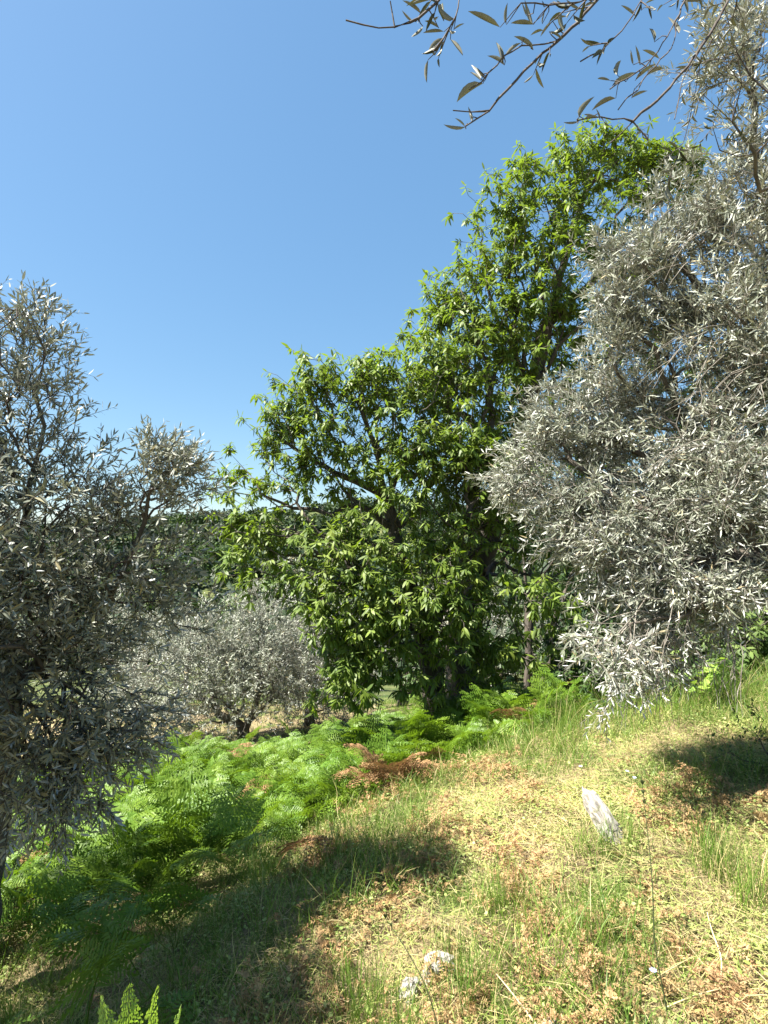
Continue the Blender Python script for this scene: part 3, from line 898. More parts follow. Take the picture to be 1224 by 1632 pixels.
rng = np.random.default_rng(505)
B = base_at(700, 1118, 7.2)
chestnut('rounded chestnut tree in the centre with long bare limbs reaching left',
         [[B, B + (-.05, 0, .5), at(680, 1010, 7.1), at(652, 920, 7.0), at(630, 850, 7.0), at(612, 790, 7.0), at(600, 720, 7.0), at(570, 640, 7.0)],
          [at(630, 850, 7.0), at(590, 800, 6.9), at(540, 812, 6.8), at(470, 815, 6.8), at(420, 790, 6.8)],
          [at(652, 920, 7.0), at(590, 850, 6.8), at(500, 850, 6.6), at(440, 850, 6.6), at(390, 870, 6.6)],
          [at(612, 790, 7.0), at(560, 760, 6.9), at(500, 740, 6.9), at(450, 700, 6.9)],
          [at(630, 850, 7.0), at(680, 780, 7.0), at(720, 720, 7.0), at(730, 660, 7.0)],
          [at(680, 1010, 7.1), at(620, 960, 6.8), at(560, 900, 6.5), at(520, 950, 6.4)],
          [at(680, 1010, 7.1), at(720, 920, 7.0), at(760, 880, 6.8)]],
         pxblobs([(378, 765, 30, 22, 6.8), (380, 820, 36, 32, 6.7), (430, 700, 30, 26, 6.9), (465, 665, 32, 30, 6.9), (500, 620, 34, 32, 7.0), (555, 600, 45, 34, 7.0), (600, 620, 45, 45, 7.0), (520, 690, 60, 40, 6.8),
                  (640, 680, 60, 55, 6.9), (580, 740, 60, 30, 6.7), (690, 740, 65, 50, 6.7), (470, 740, 45, 22, 6.8), (640, 770, 40, 28, 6.5), (720, 830, 60, 60, 6.7), (580, 890, 60, 32, 6.4),
                  (500, 940, 48, 40, 6.3), (420, 880, 40, 35, 6.5), (560, 960, 60, 45, 6.3), (650, 960, 70, 55, 6.3), (720, 960, 70, 60, 6.5), (600, 1030, 60, 50, 6.3), (565, 1075, 42, 38, 6.4), (700, 1010, 50, 35, 6.4), (650, 880, 50, 40, 6.5), (730, 720, 75, 55, 6.8), (790, 780, 70, 55, 6.9), (520, 870, 50, 30, 6.4), (560, 1040, 45, 60, 6.4), (435, 775, 45, 18, 6.7), (520, 775, 50, 20, 6.7), (480, 815, 45, 14, 6.6), (560, 820, 40, 16, 6.7), (660, 1085, 35, 20, 6.3), (740, 1070, 35, 20, 6.6), (450, 860, 45, 22, 6.6), (700, 640, 50, 50, 7)], .85),
         3300, .15, leaf=.108, wr=.25)

# --- olives farther down the slope, leaf spray too fine to tell apart
def far_olive(label, trunks, blobs, ntip, r):
    return olive_tree(label, 'far olive trees', trunks, blobs, ntip, M_OLIVE_PALE, .30, 11, .075, 0, r, droop=.1, per=2, wr=.2, clump=.22)
rng = np.random.default_rng(606)
B = base_at(390, 1190, 11)
far_olive('far grey olive with a forked dark trunk beyond the bright bracken',
          [[B, B + (-.1, 0, .4), at(350, 1150, 11), at(330, 1080, 11)], [B + (-.02, 0, .15), at(405, 1130, 11), at(430, 1060, 11)]],
          pxblobs([(400, 1075, 80, 55, 11), (330, 1090, 70, 50, 11), (455, 1050, 55, 50, 11), (290, 1120, 60, 40, 10.6), (400, 1015, 70, 40, 11.3), (340, 1040, 60, 45, 11), (370, 1125, 60, 25, 10.8), (250, 1080, 60, 50, 11), (215, 1120, 50, 35, 10.6), (330, 1140, 60, 18, 10.6)]), 2300, .13)
B = base_at(492, 1160, 12.2)
far_olive('far grey olive behind the chestnut, its single trunk leaning right',
          [[B, B + (.05, 0, .5), at(505, 1090, 12.2), at(500, 1030, 12.2)]],
          pxblobs([(500, 1040, 45, 55, 12.2), (480, 1085, 45, 35, 12), (535, 1070, 45, 45, 12.4), (510, 1110, 45, 20, 12)]), 1000, .11)
B = base_at(790, 1090, 11.5)
far_olive('far grey olive glimpsed between the chestnut trunks and the hanging spray',
          [[B, B + (.03, 0, .5), at(800, 1030, 11.5), at(790, 960, 11.5)]],
          pxblobs([(760, 1030, 60, 40, 11.5), (800, 980, 80, 60, 11.8), (720, 980, 60, 50, 12)]), 420, .11)
B = base_at(215, 1130, 14.5)
far_olive('far grey olive seen through the left olive tree',
          [[B, B + (.03, 0, .6), at(210, 1040, 14.5), at(200, 980, 14.5)]],
          pxblobs([(200, 1010, 90, 60, 14.5), (120, 1030, 70, 60, 14.5), (280, 1010, 60, 50, 15), (60, 1000, 80, 60, 15)]), 700, .13)

# --- shaded twin trunks on the right and evergreen trees behind
B = base_at(842, 1120, 9.0)
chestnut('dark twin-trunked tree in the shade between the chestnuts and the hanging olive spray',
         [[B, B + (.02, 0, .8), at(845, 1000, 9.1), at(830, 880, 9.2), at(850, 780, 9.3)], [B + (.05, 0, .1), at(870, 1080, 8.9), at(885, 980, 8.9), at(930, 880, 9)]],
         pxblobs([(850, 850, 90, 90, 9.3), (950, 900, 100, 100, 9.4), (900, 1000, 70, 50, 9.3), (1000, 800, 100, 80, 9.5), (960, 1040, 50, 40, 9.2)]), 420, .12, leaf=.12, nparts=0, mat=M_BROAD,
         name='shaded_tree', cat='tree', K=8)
def back_tree(label, px, py, y, blobs, n, mat=None, leaf=.14):
    B = base_at(px, py, y)
    c = np.mean([b[0] for b in blobs], axis=0)
    chestnut(label, [[B, B * .6 + c * .4 + (.1, 0, 0), c]], blobs, n, .14, leaf=leaf, nparts=0, mat=mat or M_BROAD, name='broadleaf_tree', cat='tree', K=9, per=1.5)
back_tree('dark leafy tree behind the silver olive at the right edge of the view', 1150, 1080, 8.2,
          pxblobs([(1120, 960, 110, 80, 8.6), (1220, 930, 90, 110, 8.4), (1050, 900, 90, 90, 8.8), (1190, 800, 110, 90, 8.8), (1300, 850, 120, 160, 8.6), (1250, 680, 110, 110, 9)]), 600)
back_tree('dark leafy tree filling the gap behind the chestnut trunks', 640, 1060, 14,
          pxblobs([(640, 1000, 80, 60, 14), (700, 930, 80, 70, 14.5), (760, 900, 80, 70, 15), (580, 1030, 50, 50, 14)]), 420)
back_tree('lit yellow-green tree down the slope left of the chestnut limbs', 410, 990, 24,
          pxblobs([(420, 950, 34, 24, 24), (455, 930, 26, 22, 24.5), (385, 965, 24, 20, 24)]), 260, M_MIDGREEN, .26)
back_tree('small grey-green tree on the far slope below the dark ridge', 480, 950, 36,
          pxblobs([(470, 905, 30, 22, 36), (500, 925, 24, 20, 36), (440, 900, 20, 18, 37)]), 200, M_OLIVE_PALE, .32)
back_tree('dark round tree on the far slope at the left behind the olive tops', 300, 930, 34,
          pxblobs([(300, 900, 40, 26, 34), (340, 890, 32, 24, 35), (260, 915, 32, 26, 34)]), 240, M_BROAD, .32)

def shrub(label, blobs, n, mat, leaf):
    c = np.mean([b[0] for b in blobs], axis=0)
    b = np.array([c[0], c[1], float(ground_z(c[0], c[1]))])
    chestnut(label, [[b, b * .7 + c * .3, c]], blobs, n, .05, leaf=leaf, nparts=0, mat=mat, name='shrub', cat='shrub', K=9, per=1.6)
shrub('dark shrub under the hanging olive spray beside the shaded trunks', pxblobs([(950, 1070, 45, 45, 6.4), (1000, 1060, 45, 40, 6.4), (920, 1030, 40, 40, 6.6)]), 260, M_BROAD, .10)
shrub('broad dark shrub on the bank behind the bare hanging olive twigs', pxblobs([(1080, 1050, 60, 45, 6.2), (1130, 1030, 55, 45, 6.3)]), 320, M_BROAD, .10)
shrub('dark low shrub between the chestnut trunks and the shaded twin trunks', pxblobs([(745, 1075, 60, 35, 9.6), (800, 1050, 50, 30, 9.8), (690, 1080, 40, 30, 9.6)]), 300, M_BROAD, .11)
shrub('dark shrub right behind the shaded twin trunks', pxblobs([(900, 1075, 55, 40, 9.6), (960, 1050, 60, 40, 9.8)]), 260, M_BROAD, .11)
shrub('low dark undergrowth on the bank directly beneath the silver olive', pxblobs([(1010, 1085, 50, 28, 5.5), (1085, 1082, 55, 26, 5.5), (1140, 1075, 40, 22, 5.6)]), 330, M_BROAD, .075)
shrub('green sunlit shrub on the bank at the far right edge', pxblobs([(1195, 1035, 45, 40, 6.0), (1240, 1000, 50, 60, 6.2), (1170, 1070, 30, 22, 5.9)]), 300, M_MIDGREEN, .10)

# far wooded hill: one mass
def forest():
    g = Geo()
    n = 2300
    y = 45 + 260 * rng.random(n) ** .8
    x = (rng.random(n) * 2 - 1) * (20 + y * .85)
    z = ground_z(x, y, False)
    r = 1.5 + 2.2 * rng.random(n)
    pine = rng.random(n) < .72
    K = 120
    d = rdir(n * K).reshape(n, K, 3)
    d[..., 2] = np.abs(d[..., 2]) * 1.25 - .25
    pos = np.stack([x, y, z + r * .75], 1)[:, None] + d * r[:, None, None] * (.7 + .45 * rng.random((n, K, 1)))
    nn = nrm(d + rng.normal(size=d.shape) * .5)
    T = ([(-.5, -.25, 0), (.3, -.4, .1), (.5, .15, 0), (-.35, .4, .05)], [(0, 1, 2, 3)])
    out = []
    for m, mat, nm in ((pine, M_PINE, 'pine_forest'), (~pine, M_SCRUB, 'scrub')):
        g = Geo()
        p = pos[m].reshape(-1, 3); q = nn[m].reshape(-1, 3)
        stamp(g, T, p, rdir(len(p)), q, np.repeat(r[m], K) * (.18 + .3 * rng.random(len(p))))
        o = put(nm, g.mesh(nm, mat), kind='stuff')
forest()

# ------------------------------------------------------------------ bracken
rng = np.random.default_rng(707)
def frond_T(stalk=.35, blade=.6, lean=.5, arch=1.3, width=.46, npin=12, npl=8, seed=0, crumple=0., split=False):
    """bracken frond: stalk, then a triangular blade of pinnae cut into leaflets; local x outward, z up"""
    r = np.random.default_rng(seed)
    L = stalk + blade
    M = 24
    t = np.linspace(0, 1, M)
    th = lean + (arch) * np.clip((t - .25) / .75, 0, 1) ** 1.4
    step = L / (M - 1)
    px = np.concatenate([[0], np.cumsum(np.sin(th[:-1]) * step)]); pz = np.concatenate([[0], np.cumsum(np.cos(th[:-1]) * step)])
    py = np.cumsum(r.normal(size=M) * .004)
    path = np.stack([px, py, pz], 1)
    rad = np.interp(t, [0, .4, 1], [.0045, .003, .0008])
    gs = Geo(); polytubes(gs, path[None, ::2], rad[None, ::2], 3)
    pins = []
    ts0 = stalk / L
    for k in range(npin):
        f = (k + .3) / npin
        tt = ts0 + (1 - ts0) * f
        c = np.array([np.interp(tt, t, path[:, j]) for j in range(3)])
        tan = nrm(np.array([np.interp(min(tt + .03, 1), t, path[:, j]) - np.interp(tt - .03, t, path[:, j]) for j in range(3)]))
        side = np.array([0, 1., 0])
        nor = nrm(np.cross(side, tan)) * -1
        if nor[2] < 0 and abs(tan[2]) < .95:
            nor = -nor
        for sgn in (-1, 1):
            pl = blade * width * (1 - f) ** .85 * (.55 + .45 * min(1, f * 4 + .35)) * (.85 + .3 * r.random())
            if pl < .012:
                continue
            dirp = nrm(side * sgn * .88 + tan * (.42 + .2 * f) + nor * r.normal() * .1 + r.normal(size=3) * crumple)
            nn = nrm(nor + r.normal(size=3) * (.12 + crumple))
            w = nrm(np.cross(nn, dirp))
            nn = np.cross(dirp, w)
            V, F = [], []
            m = max(3, int(npl * (pl / (blade * width)) + 2))
            droop = .18 + crumple
            for j in range(m):
                s = (j + .5) / m
                o = c + dirp * pl * s - np.array([0, 0, 1]) * droop * pl * s * s
                ll = pl * .30 * (1 - s) ** .8 + .007
                hw = pl / m * .46
                for q in (-1, 1):
                    a = o + w * q * ll * .06
                    tipv = a + w * q * ll + dirp * ll * .4 + nn * (r.normal() * .12 - .06) * ll + r.normal(size=3) * crumple * ll * .5
                    b = len(V)
                    V += [a - dirp * hw * .8, tipv, a + w * q * ll * .45 + dirp * hw * 1.3, a + dirp * hw * .7]
                    F.append((b, b + 1, b + 2, b + 3) if q < 0 else (b + 3, b + 2, b + 1, b))
            e = c + dirp * pl - np.array([0, 0, 1]) * droop * pl
            b = len(V)
            V += [e - dirp * pl * .12 + w * pl * .03, e + dirp * pl * .06, e - dirp * pl * .12 - w * pl * .03]
            F.append((b, b + 2, b + 1))
            pins.append((V, F))
    return gs, pins

def join_frond(gs, pins):
    g = Geo()
    for v, l, t in zip(gs.v, gs.l, gs.t):
        g.add(v, l, t)
    for V, F in pins:
        g.add(V, [i for f in F for i in f], [len(f) for f in F])
    return g
def as_T(g):
    v = np.concatenate(g.v); l = np.concatenate(g.l); t = np.concatenate(g.t)
    st = np.concatenate([[0], np.cumsum(t)])
    return v, [tuple(l[st[i]:st[i + 1]]) for i in range(len(t))]

FR = [join_frond(*frond_T(.34, .46, .2 + .13 * k, 1.1 + .12 * k, .62, 11, 9, seed=20 + k, crumple=.10)) for k in range(5)]
FR_T = [as_T(f) for f in FR]
FR_ME = [f.mesh('frond', M_FERN) for f in FR]
FR_NEW = [f.mesh('frond', M_FERN_NEW) for f in FR]
DEADF = [join_frond(*frond_T(.25, .55, .6, 1.9, .42, 11, 5, seed=60 + k, crumple=.35)) for k in range(4)]
DEAD_T = [as_T(f) for f in DEADF]
DEAD_ME = [f.mesh('frond', M_RUST) for f in (FR[0], DEADF[0], FR[2], FR[4], DEADF[2])]

def scatter(n, box, dens):
    x = box[0] + (box[1] - box[0]) * rng.random(n); y = box[2] + (box[3] - box[2]) * rng.random(n)
    k = rng.random(n) < dens(x, y)
    x, y = x[k], y[k]
    return np.stack([x, y, ground_z(x, y)], 1)
def upright(n, lean):
    return nrm(np.stack([rng.normal(size=n) * lean, rng.normal(size=n) * lean, np.ones(n)], 1))
def fern_mask(x, y):
    u = x - edge_x(y)
    m = (1 - sstep(-.55, -.15, u)) * (.4 + .6 * sstep(.3, .5, fbm(x * .9 + 8, y * .9, 2)))
    m = m * (1 - .85 * sstep(-.2, .6, x - (y - 2) * .12 + .55) * (1 - sstep(2.6, 3.4, y)))
    return np.where((y > 8.2) | (x > 1.9) & (y < 5.5), m * .12, m) * np.where(y < 3.1, .22, 1)
P = scatter(4600, (-5.5, 3.2, 1.7, 9.5), fern_mask)
g = Geo()
kind = rng.integers(0, 5, len(P)); az = rng.random(len(P)) * 6.28
X = np.stack([np.cos(az), np.sin(az), np.zeros(len(P))], 1)
sc_ = (.55 + .42 * rng.random(len(P))) * np.where(P[:, 1] < 2.8, .85, 1)
for k in range(5):
    m = kind == k
    stamp(g, FR_T[k], P[m], X[m], upright(m.sum(), .28), sc_[m])
put('bracken', g.mesh('bracken', M_FERN), kind='stuff')
gd = Geo()
m = rng.random(len(P)) < .035
stamp(gd, FR_T[3], P[m], -X[m], upright(m.sum(), .4), sc_[m] * .95)
put('withered_bracken', gd.mesh('withered_bracken', M_RUST), kind='stuff')
print('bracken fronds', len(P))

def fern_plant(name, label, cat, px, py, y, n, mes, size, az0=None, spread=6.28, group=None, off=None):
    p = at(px, py, y)
    b = np.array([p[0], y, float(ground_z(p[0], y))]) if off is None else off
    root = thing(name, label, cat, group, loc=b)
    for k in range(n):
        o = put('frond', mes[k % len(mes)], root)
        a = (az0 if az0 is not None else rng.random() * 6.28) + (k / n - .5) * spread + rng.normal() * .15
        o.rotation_euler = (rng.normal() * .08, rng.normal() * .12, a)
        s = size * (.8 + .4 * rng.random())
        o.scale = (s, s, s)
    return root
fern_plant('bracken_fern', 'bright green bracken clump with upright tips beside the right chestnut trunk', 'fern', 790, 1180, 5.6, 8, FR_ME, .85)
fern_plant('bracken_fern', 'feathery bracken clump in front of the centre chestnut trunk', 'fern', 660, 1150, 5.9, 9, FR_ME, 1.0)
fern_plant('bracken_fern', 'single-stalked bracken with drooping fronds standing alone in the shade, lower left', 'fern', 280, 1500, 2.9, 3, FR_ME, .75, R(-60), 2.2)
fern_plant('bracken_fern', 'shaded bracken with an arching frond at the left edge', 'fern', 130, 1560, 2.3, 5, FR_ME, .8)
fern_plant('bracken_fern', 'sunlit bracken clump at the near tip of the green bank', 'fern', 300, 1330, 4.0, 8, FR_ME, .95)
fern_plant('bracken_fern', 'low bracken plant on the grassy bank at the far right', 'fern', 1200, 1100, 6.6, 7, FR_ME, .7)
fern_plant('bracken_fern', 'small bracken plant below the bare hanging olive twigs', 'fern', 1105, 1115, 6.2, 6, FR_ME, .6)
fern_plant('bracken_fern', 'low bracken between the grass edge and the hanging olive spray', 'fern', 885, 1150, 5.5, 6, FR_ME, .6)
fern_plant('bracken_fern', 'tall bracken hiding the foot of the tallest chestnut trunk', 'fern', 745, 1150, 6.5, 9, FR_ME, 1.15)
fern_plant('bracken_fern', 'tall bracken left of the chestnut trunks under the lowest leaves', 'fern', 590, 1150, 6.3, 9, FR_ME, 1.1)
fern_plant('dead_bracken', 'rust-brown dead bracken clump drooping at the edge of the green ferns', 'dead fern', 622, 1235, 4.2, 14, DEAD_ME, .6, R(-100), 4.2)
fern_plant('dead_bracken', 'second, smaller brown bracken clump just right of the green fern edge', 'dead fern', 690, 1195, 4.65, 8, DEAD_ME, .5, R(-90), 3.0)

# the pale young fern at the bottom edge: its pinnae are separate pieces
b = at(235, 1700, 1.55)
b = np.array([b[0], 1.55, float(ground_z(b[0], 1.55))])
root = thing('young_fern', 'pale yellow-green young fern fronds standing at the bottom left edge', 'fern', loc=b)
for k, (px, py, ln_, az_) in enumerate([(190, 1575, .9, 2.6), (222, 1553, 1.0, 1.2), (272, 1552, 1.0, .9), (300, 1612, .7, .2), (165, 1590, .7, 3.0)]):
    tip = at(px, py, 1.62)
    H = tip - b
    Lh = float(np.linalg.norm(H))
    gs, pins = frond_T(Lh * .55, Lh * .47, .06, .25, .30, 15, 5, seed=90 + k)
    fr = put('frond', gs.mesh('frond', M_STEM), root)
    for V, F in pins:
        gg = Geo(); gg.add(V, [i for f in F for i in f], [len(f) for f in F])
        put('pinna', gg.mesh('pinna', M_FERN_NEW), fr)
    q = Vector((.16, 0, .99)).rotation_difference(Vector(H))
    fr.rotation_mode = 'QUATERNION'
    from mathutils import Quaternion
    fr.rotation_quaternion = q @ Quaternion((0, 0, 1), -1.1 + .5 * k)

# ------------------------------------------------------------------ meadow: grass, straw, litter, weeds
def blade_T(bend, w=.5):
    v, n = [], 3
    for k in range(n):
        t = k / n
        v += [(t, -w * (1 - t * .5), -bend * t * t), (t, w * (1 - t * .5), -bend * t * t)]
    v.append((1 - bend * .25, 0, -bend))
    return v, [(0, 2, 3, 1), (2, 4, 5, 3), (4, 6, 5)]
BL = [blade_T(.12), blade_T(.35), blade_T(.65)]
def blades(g, P, ln, wd, lean, bias=None):
    n = len(P)
    X = upright(n, lean)
    if bias is not None:
        X = nrm(X + bias)
    Z = nrm(np.stack([rng.normal(size=n), rng.normal(size=n), .3 * np.ones(n)], 1))
    t = rng.integers(0, 3, n)
    for k in range(3):
        m = t == k
        stamp(g, BL[k], P[m] - np.array([0, 0, .01]), X[m], Z[m], ln[m], wd[m])
def lush(x, y):
    """where green grass stands thick; the rest is cut straw"""
    u = x - edge_x(y)
    a = sstep(.44, .60, fbm(x * 1.7 + 5, y * 1.7 + 2, 3))
    rim = sstep(-.7, -.1, u) * (1 - sstep(.1, .9, u)) * .6
    back = sstep(4.2, 4.9, y + .1 * x)
    low = (1 - sstep(1.9, 2.5, y)) * .5 * (1 - sstep(.5, 1.2, x))
    return np.clip(a + rim + back + low, 0, 1)
g = Geo()
P = scatter(170000, (-3.2, 5.5, 1.45, 7.5), lambda x, y: np.clip(.10 + lush(x, y) * .8, 0, 1) * (1 - .75 * fern_mask(x, y)))
tall = lush(P[:, 0], P[:, 1])
tuf = sstep(.45, .7, fbm(P[:, 0] * 5, P[:, 1] * 5, 2))
rear = sstep(3.9, 4.8, P[:, 1]) * sstep(.8, 1.8, P[:, 0])
ln = (.04 + .08 * rng.random(len(P)) + (.10 + .16 * tuf) * tall * rng.random(len(P)) ** 1.5) * (1 + .3 * rear)
blades(g, P, ln, .0018 + .0022 * rng.random(len(P)), .38)
P2 = scatter(45000, (-9, 13, 7, 20), lambda x, y: .75 * sstep(.35, .6, fbm(x * .7, y * .7, 3)))
blades(g, P2, .12 + .2 * rng.random(len(P2)), .004 + .004 * rng.random(len(P2)), .3)
put('grass', g.mesh('grass', M_GRASS), kind='stuff')
print('grass', len(P), len(P2))
g = Geo()
P = scatter(230000, (-2.6, 5.0, 1.45, 6.2), lambda x, y: np.clip(.9 - .6 * lush(x, y), 0, 1) * (1 - .8 * fern_mask(x, y)))
n = len(P)
az = rng.random(n) * 6.28
X = np.stack([np.cos(az), np.sin(az), .05 + .8 * rng.random(n) ** 2], 1)
P[:, 2] += .004 + .05 * rng.random(n) ** 2
t = rng.integers(0, 3, n)
Zs = upright(n, .6)
for k in range(3):
    m = t == k
    stamp(g, BL[k], P[m], X[m], Zs[m], (.035 + .08 * rng.random(n))[m], (.0014 + .0018 * rng.random(n))[m])
put('straw', g.mesh('straw', M_STRAW), kind='stuff')
print('straw', n)

# rust-brown bracken litter in patches
def patch(x, y):
    m = 0
    for (px, py, y0, r) in [(1090, 1310, 3.15, .26), (830, 1415, 2.75, .22), (590, 1420, 2.75, .30), (660, 1400, 2.85, .2), (520, 1330, 3.4, .3), (990, 1520, 2.15, .24), (1130, 1560, 2.05, .28), (880, 1520, 2.2, .2), (470, 1560, 2.1, .34),
                            (930, 1620, 1.9, .22), (840, 1300, 3.6, .2), (1040, 1450, 2.5, .2), (780, 1250, 4.1, .28), (600, 1260, 3.9, .25), (700, 1330, 3.3, .2), (1190, 1330, 3.1, .3), (1180, 1600, 1.9, .25), (720, 1560, 2.1, .15)]:
        c = at(px, py, y0)
        m = np.maximum(m, 1 - sstep(r * .4, r * 1.15, np.hypot(x - c[0], (y - y0) * .8) + (fbm(x * 4, y * 4, 2) - .5) * .3))
    return np.maximum(m, .012)
P = scatter(22000, (-2, 3.8, 1.5, 5.2), lambda x, y: patch(x, y) * .38)
n = len(P)
print('litter', n)
g = Geo()
az = rng.random(n) * 6.28
kind = rng.integers(0, 4, n)
LIT = [as_T(join_frond(*frond_T(.06, .5, 1.2, .7, .36, 7, 3, seed=80 + k, crumple=.55))) for k in range(4)]
P[:, 2] += .01 + .03 * rng.random(n)
for k in range(4):
    m = kind == k
    X = np.stack([np.cos(az), np.sin(az), .15 * rng.normal(size=n)], 1)[m]
    stamp(g, LIT[k], P[m], X, upright(m.sum(), .5), (.16 + .2 * rng.random(n))[m])
put('bracken_litter', g.mesh('bracken_litter', M_DEAD), kind='stuff')

# small broad-leaved weeds among the straw
P = scatter(120000, (-2.5, 4.2, 1.5, 6), lambda x, y: sstep(.45, .62, fbm(x * 2.3 + 30, y * 2.3, 3)) * .8 * (1 - .6 * fern_mask(x, y)) + .12)
n = len(P)
g = Geo()
az = rng.random(n) * 6.28
P[:, 2] += .01 + .06 * rng.random(n)
X = np.stack([np.cos(az), np.sin(az), .35 * rng.normal(size=n)], 1)
l = .008 + .016 * rng.random(n) ** 1.5
stamp(g, leaf_T(.5, .1, .0, .4, .75), P, X, upright(n, .5), l, l * .6)
put('weeds', g.mesh('weeds', M_WEED), kind='stuff')

# ------------------------------------------------------------------ stones
def stone(label, px, py, y, size, rot, seed, sink=.3, up=0.):
    import bmesh
    from mathutils import noise
    p = at(px, py, y)
    z = float(ground_z(p[0], y))
    bm = bmesh.new()
    bmesh.ops.create_cube(bm, size=1)
    bmesh.ops.subdivide_edges(bm, edges=bm.edges, cuts=11, use_grid_fill=True)
    sv = Vector((seed * 3.1, seed * 1.7, seed))
    for v in bm.verts:
        c = v.co.copy()
        c = c.lerp(c.normalized() * .56, .6)
        d = noise.fractal(c * 1.6 + sv, 1.0, 2.0, 5) * .22 + abs(noise.noise(c * 3.3 + sv)) * -.22 + noise.fractal(c * 7 + sv, 1.0, 2.0, 3) * .05
        c *= 1 + d
        c.x += .05 * math.sin(c.z * 22 + c.y * 9 + seed); c.y += .05 * noise.noise(c * 6 + sv)
        v.co = Vector((c.x * size[0], c.y * size[1], c.z * size[2]))
    me = bpy.data.meshes.new('stone')
    bm.to_mesh(me); bm.free()
    me.materials.append(M_STONE)
    o = put('stone', me, loc=(p[0], y, z + size[2] * (.5 - sink) + up))
    o.rotation_euler = rot
    return tag(o, label, 'stone')
stone('tall white limestone slab leaning in the sunny grass left of the shadow', 968, 1330, 2.95, (.085, .11, .38), (R(-34), R(-16), R(20)), 1, .36)
stone('flat pale stone in the foreground grass, bottom centre', 700, 1535, 2.3, (.12, .10, .12), (R(12), R(6), R(10)), 3, .36)
stone('small whitish stone hidden by grass left of the flat pale stone', 655, 1560, 2.2, (.08, .07, .10), (0, R(20), R(60)), 4, .45)
stone('little white stone at the very bottom edge of the meadow', 880, 1622, 1.9, (.08, .07, .06), (0, 0, R(30)), 5, .3)

# ------------------------------------------------------------------ single plants
def tuft(label, px, py, y, n, h, mat=M_GRASS, spread=.07):
    p = at(px, py, y)
    b = np.array([p[0], y, float(ground_z(p[0], y))])
    P = rng.normal(size=(n, 3)) * np.array([spread, spread, 0])
    g = Geo()
    X = nrm(np.stack([P[:, 0] * 4, P[:, 1] * 4, np.ones(n)], 1) + rng.normal(size=(n, 3)) * .18)
    Z = nrm(np.stack([-P[:, 0], -P[:, 1], np.full(n, .05)], 1) * -1 + rng.normal(size=(n, 3)) * .03)
    t = rng.integers(0, 3, n)
    ln = h * (.5 + .6 * rng.random(n)); wd = .0018 + .0016 * rng.random(n)
    for k in range(3):
        m = t == k
        stamp(g, BL[k], P[m], X[m], Z[m], ln[m], wd[m])
    tag(put('grass_tuft', g.mesh('grass_tuft', mat), loc=b), label, 'grass tuft', 'long grass tufts')
for a in [('long green grass tuft leaning over the flat pale stone', 745, 1545, 2.15, 150, .26),
          ('bluish green grass tuft at the lower shadow edge, bottom centre left', 575, 1545, 2.1, 170, .26),
          ('green grass tuft between the two brown patches in mid meadow', 790, 1420, 2.6, 130, .22),
          ('tall green grass tuft under the right shadow', 1140, 1400, 2.65, 200, .28),
          ('grass tuft against the left foot of the white slab', 950, 1385, 2.84, 130, .17),
          ('grass tuft growing against the right foot of the white slab', 1000, 1385, 2.88, 120, .16),
          ('green grass tuft left of the thin tall stalk', 935, 1480, 2.3, 140, .2),
          ('tall green grass tuft at the right edge of the meadow', 1195, 1430, 2.45, 170, .3),
          ('grass tuft in the sun at the left shadow border', 535, 1320, 3.3, 150, .26),
          ('tall grass tuft at the foot of the hanging olive spray', 905, 1165, 5.0, 170, .38),
          ('tall grass tuft along the dark bank at the right', 1150, 1150, 5.0, 190, .4),
          ('dark green grass tuft at the fern edge in the shade', 420, 1370, 3.3, 190, .34),
          ('grass tuft at the bottom edge left of the brown bracken', 640, 1590, 1.95, 150, .22)]:
    tuft(*a)

def stalk(label, pts, r, mat, name='grass_stalk', cat='grass stalk', head=None):
    pts = [np.array(p) for p in pts]
    root = thing(name, label, cat, loc=pts[0])
    p = resample(np.array(pts), .03) - pts[0]
    g = Geo(); polytubes(g, p[None], np.linspace(r, r * .45, len(p))[None], 4)
    put('stem', g.mesh('stem', mat, True), root)
    if head:
        n = 46
        k = rng.random(n)
        i = np.clip(((1 - k * head) * (len(p) - 1)).astype(int), 0, len(p) - 1)
        g = Geo()
        stamp(g, leaf_T(.5, .1), p[i], nrm(np.array([0, 0, 1.]) + .5 * rdir(n)), rdir(n), .016, .004)
        put('seed_head', g.mesh('seed_head', mat), root)
    return root
def gpt(px, y):
    p = at(px, 1000, y)
    return np.array([p[0], y, float(ground_z(p[0], y))])
b = gpt(1045, 1.9)
stalk('thin tall dark stalk rising in front of the right meadow', [b, at(1042, 1500, 1.9), at(1040, 1400, 1.91), at(1030, 1310, 1.92), at(1022, 1235, 1.93)], .003, M_STALK, head=.1)
b = gpt(705, 1.9)
stalk('slanting thin dark stalk beside the flat pale stone', [b, at(680, 1570, 1.95), at(640, 1500, 2.0), at(605, 1450, 2.05)], .0022, M_STALK, head=.08)
b = gpt(1125, 2.0) + (0, 0, .03)
stalk('pale dry stalk lying curved on the straw, lower right', [b, b + (.06, .08, .03), b + (.09, .2, .04), b + (.13, .3, .05)], .0035, M_DRYSTEM, 'dry_stalk', 'dry stalk')
b = gpt(850, 1.9) + (0, 0, .03)
stalk('pale broken dry stem lying at the bottom edge of the meadow', [b, b + (-.05, .08, .03), b + (-.1, .2, .03)], .004, M_DRYSTEM, 'dry_stalk', 'dry stalk')
b = gpt(1040, 1.92) + (0, 0, .03)
stalk('straight pale dry stem lying across the bottom right corner', [b, b + (.12, .03, .02), b + (.25, .05, .03)], .003, M_DRYSTEM, 'dry_stalk', 'dry stalk')

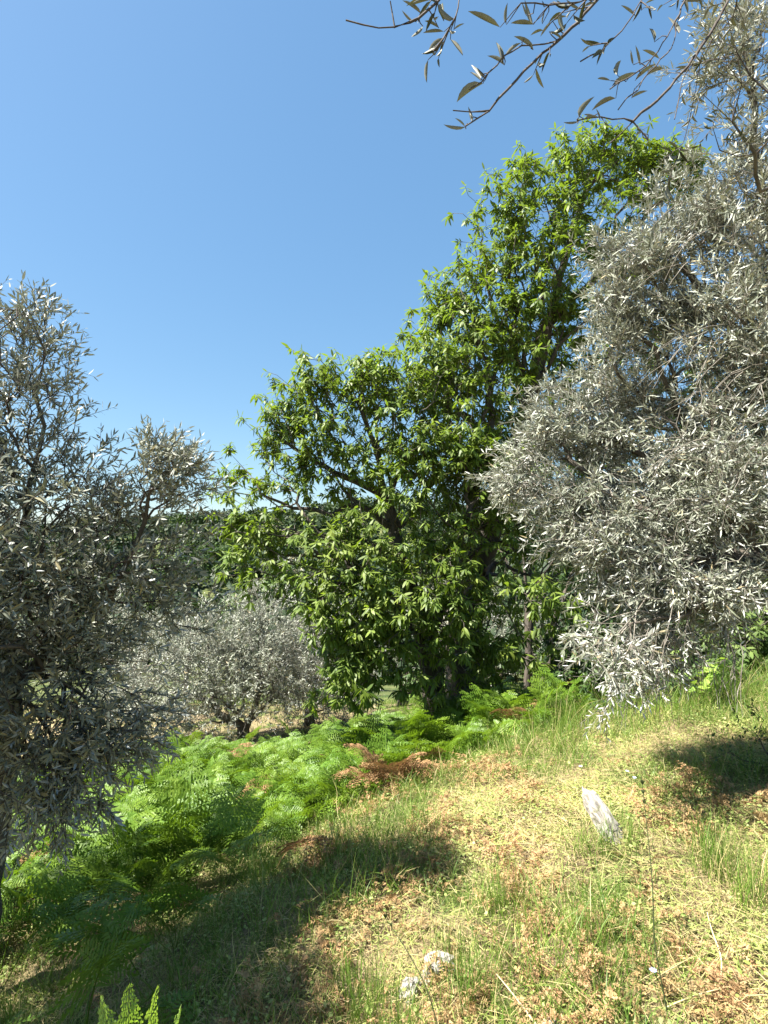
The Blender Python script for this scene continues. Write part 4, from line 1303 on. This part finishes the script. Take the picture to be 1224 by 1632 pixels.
# dead twiggy bush at the right with its own thin leaves
def bush():
    b = gpt(1215, 3.55)
    root = thing('dry_bush', 'dark twiggy half-dead bush at the right edge throwing a shadow', 'bush', loc=b)
    s = Skeleton()
    s.line([b + (0, 0, -.05), b + (.01, 0, .08)], seg=.05)
    A = np.concatenate([[at(1135, 1170, 3.6), at(1150, 1195, 3.4), at(1185, 1160, 3.5), at(1200, 1130, 3.5), at(1215, 1150, 3.6), at(1130, 1210, 3.4), at(1170, 1140, 3.7)], in_blobs(pxblobs([(1200, 1220, 50, 50, 3.5), (1250, 1190, 60, 70, 3.5)]), 90, .4)])
    s.grow(A, bf=.5, seg=.05, jit=.3)
    s.finish(.0014, 2.4, .016)
    tg = wood(s, root, M_TWIG_DARK, M_TWIG_DARK, thin=.004)
    finish_twigs(tg, root, M_TWIG_DARK)
    LV = Leaves()
    ids = np.nonzero(s.leafnode)[0]
    pick = np.repeat(ids, 9)
    p = s.P[pick] + rng.normal(size=(len(pick), 3)) * .02
    l = .018 + .022 * rng.random(len(pick))
    LV.add(p, rdir(len(pick)), upright(len(pick), .6), l, l * .35)
    LV.build(root, M_BROAD, OL_T, OL_P, 0)
bush()

# leafy pale weed lit in front of the dark bank
def weed():
    b = gpt(1110, 4.9)
    root = thing('leafy_weed', 'pale green leafy weed lit in front of the dark bank under the olive', 'plant', loc=b)
    g = Geo(); me = []
    T = ([(0, 0, 0), (.25, -.45, .04), (.3, .45, .04), (.7, -.36, 0), (.7, .36, 0), (1, 0, -.1), (.5, 0, -.03)], [(0, 1, 6), (0, 6, 2), (1, 3, 6), (6, 4, 2), (3, 5, 6), (5, 4, 6)])
    gg = Geo(); gg.add(T[0], [i for f in T[1] for i in f], [3] * 6)
    me = gg.mesh('leaf', M_TREFOIL)
    lines = []
    for k in range(7):
        a = rng.random() * 6.28
        e = np.array([math.cos(a) * .2 + (k - 3) * .03, math.sin(a) * .12, .28 + .22 * rng.random()])
        t = np.linspace(0, 1, 5)[:, None]
        ln = e * t + np.array([0, 0, .1]) * t * (1 - t)
        lines.append(ln)
        for j in range(9):
            f = .35 + .65 * j / 8
            o = put('leaf', me, root)
            p = e * f + np.array([0, 0, .1]) * f * (1 - f)
            o.location = p
            o.rotation_euler = (rng.normal() * .4, -.1 + rng.normal() * .4, rng.random() * 6.28)
            s = .045 + .03 * rng.random()
            o.scale = (s, s, s)
    polytubes(g, np.array(lines), .002, 3)
    put('stems', g.mesh('stems', M_STEM), root)
weed()

# pale blue chicory-like flowers
def flower(label, px, py, y):
    b = gpt(px, y)
    tip = at(px, py, y)
    if tip[2] < b[2] + .12:
        tip[2] = b[2] + .12
    root = thing('blue_flower', label, 'flower', loc=b)
    h = tip - b
    g = Geo(); polytubes(g, np.stack([np.zeros(3), h * .5 + (.01, 0, 0), h])[None], .0018, 3)
    put('stem', g.mesh('stem', M_STEM), root)
    gg = Geo()
    gg.add(*[leaf_T(.3, .15)[0]], [i for f in leaf_T()[1] for i in f], [len(f) for f in leaf_T()[1]])
    me = gg.mesh('petal', M_PETAL)
    for k in range(8):
        o = put('petal', me, root, h)
        o.rotation_euler = (0, -.5 + rng.normal() * .1, k * math.pi / 4)
        o.scale = (.014,) * 3
for a in [('pale blue flower above the white slab, the topmost one', 1000, 1243, 3.6), ('pale blue flower nearest the white slab on its right', 1012, 1268, 3.5), ('pale blue flower left of the topmost blue flower', 926, 1252, 3.7),
          ('tiny pale blue flower low at the bottom edge', 1043, 1612, 1.95)]:
    flower(*a)
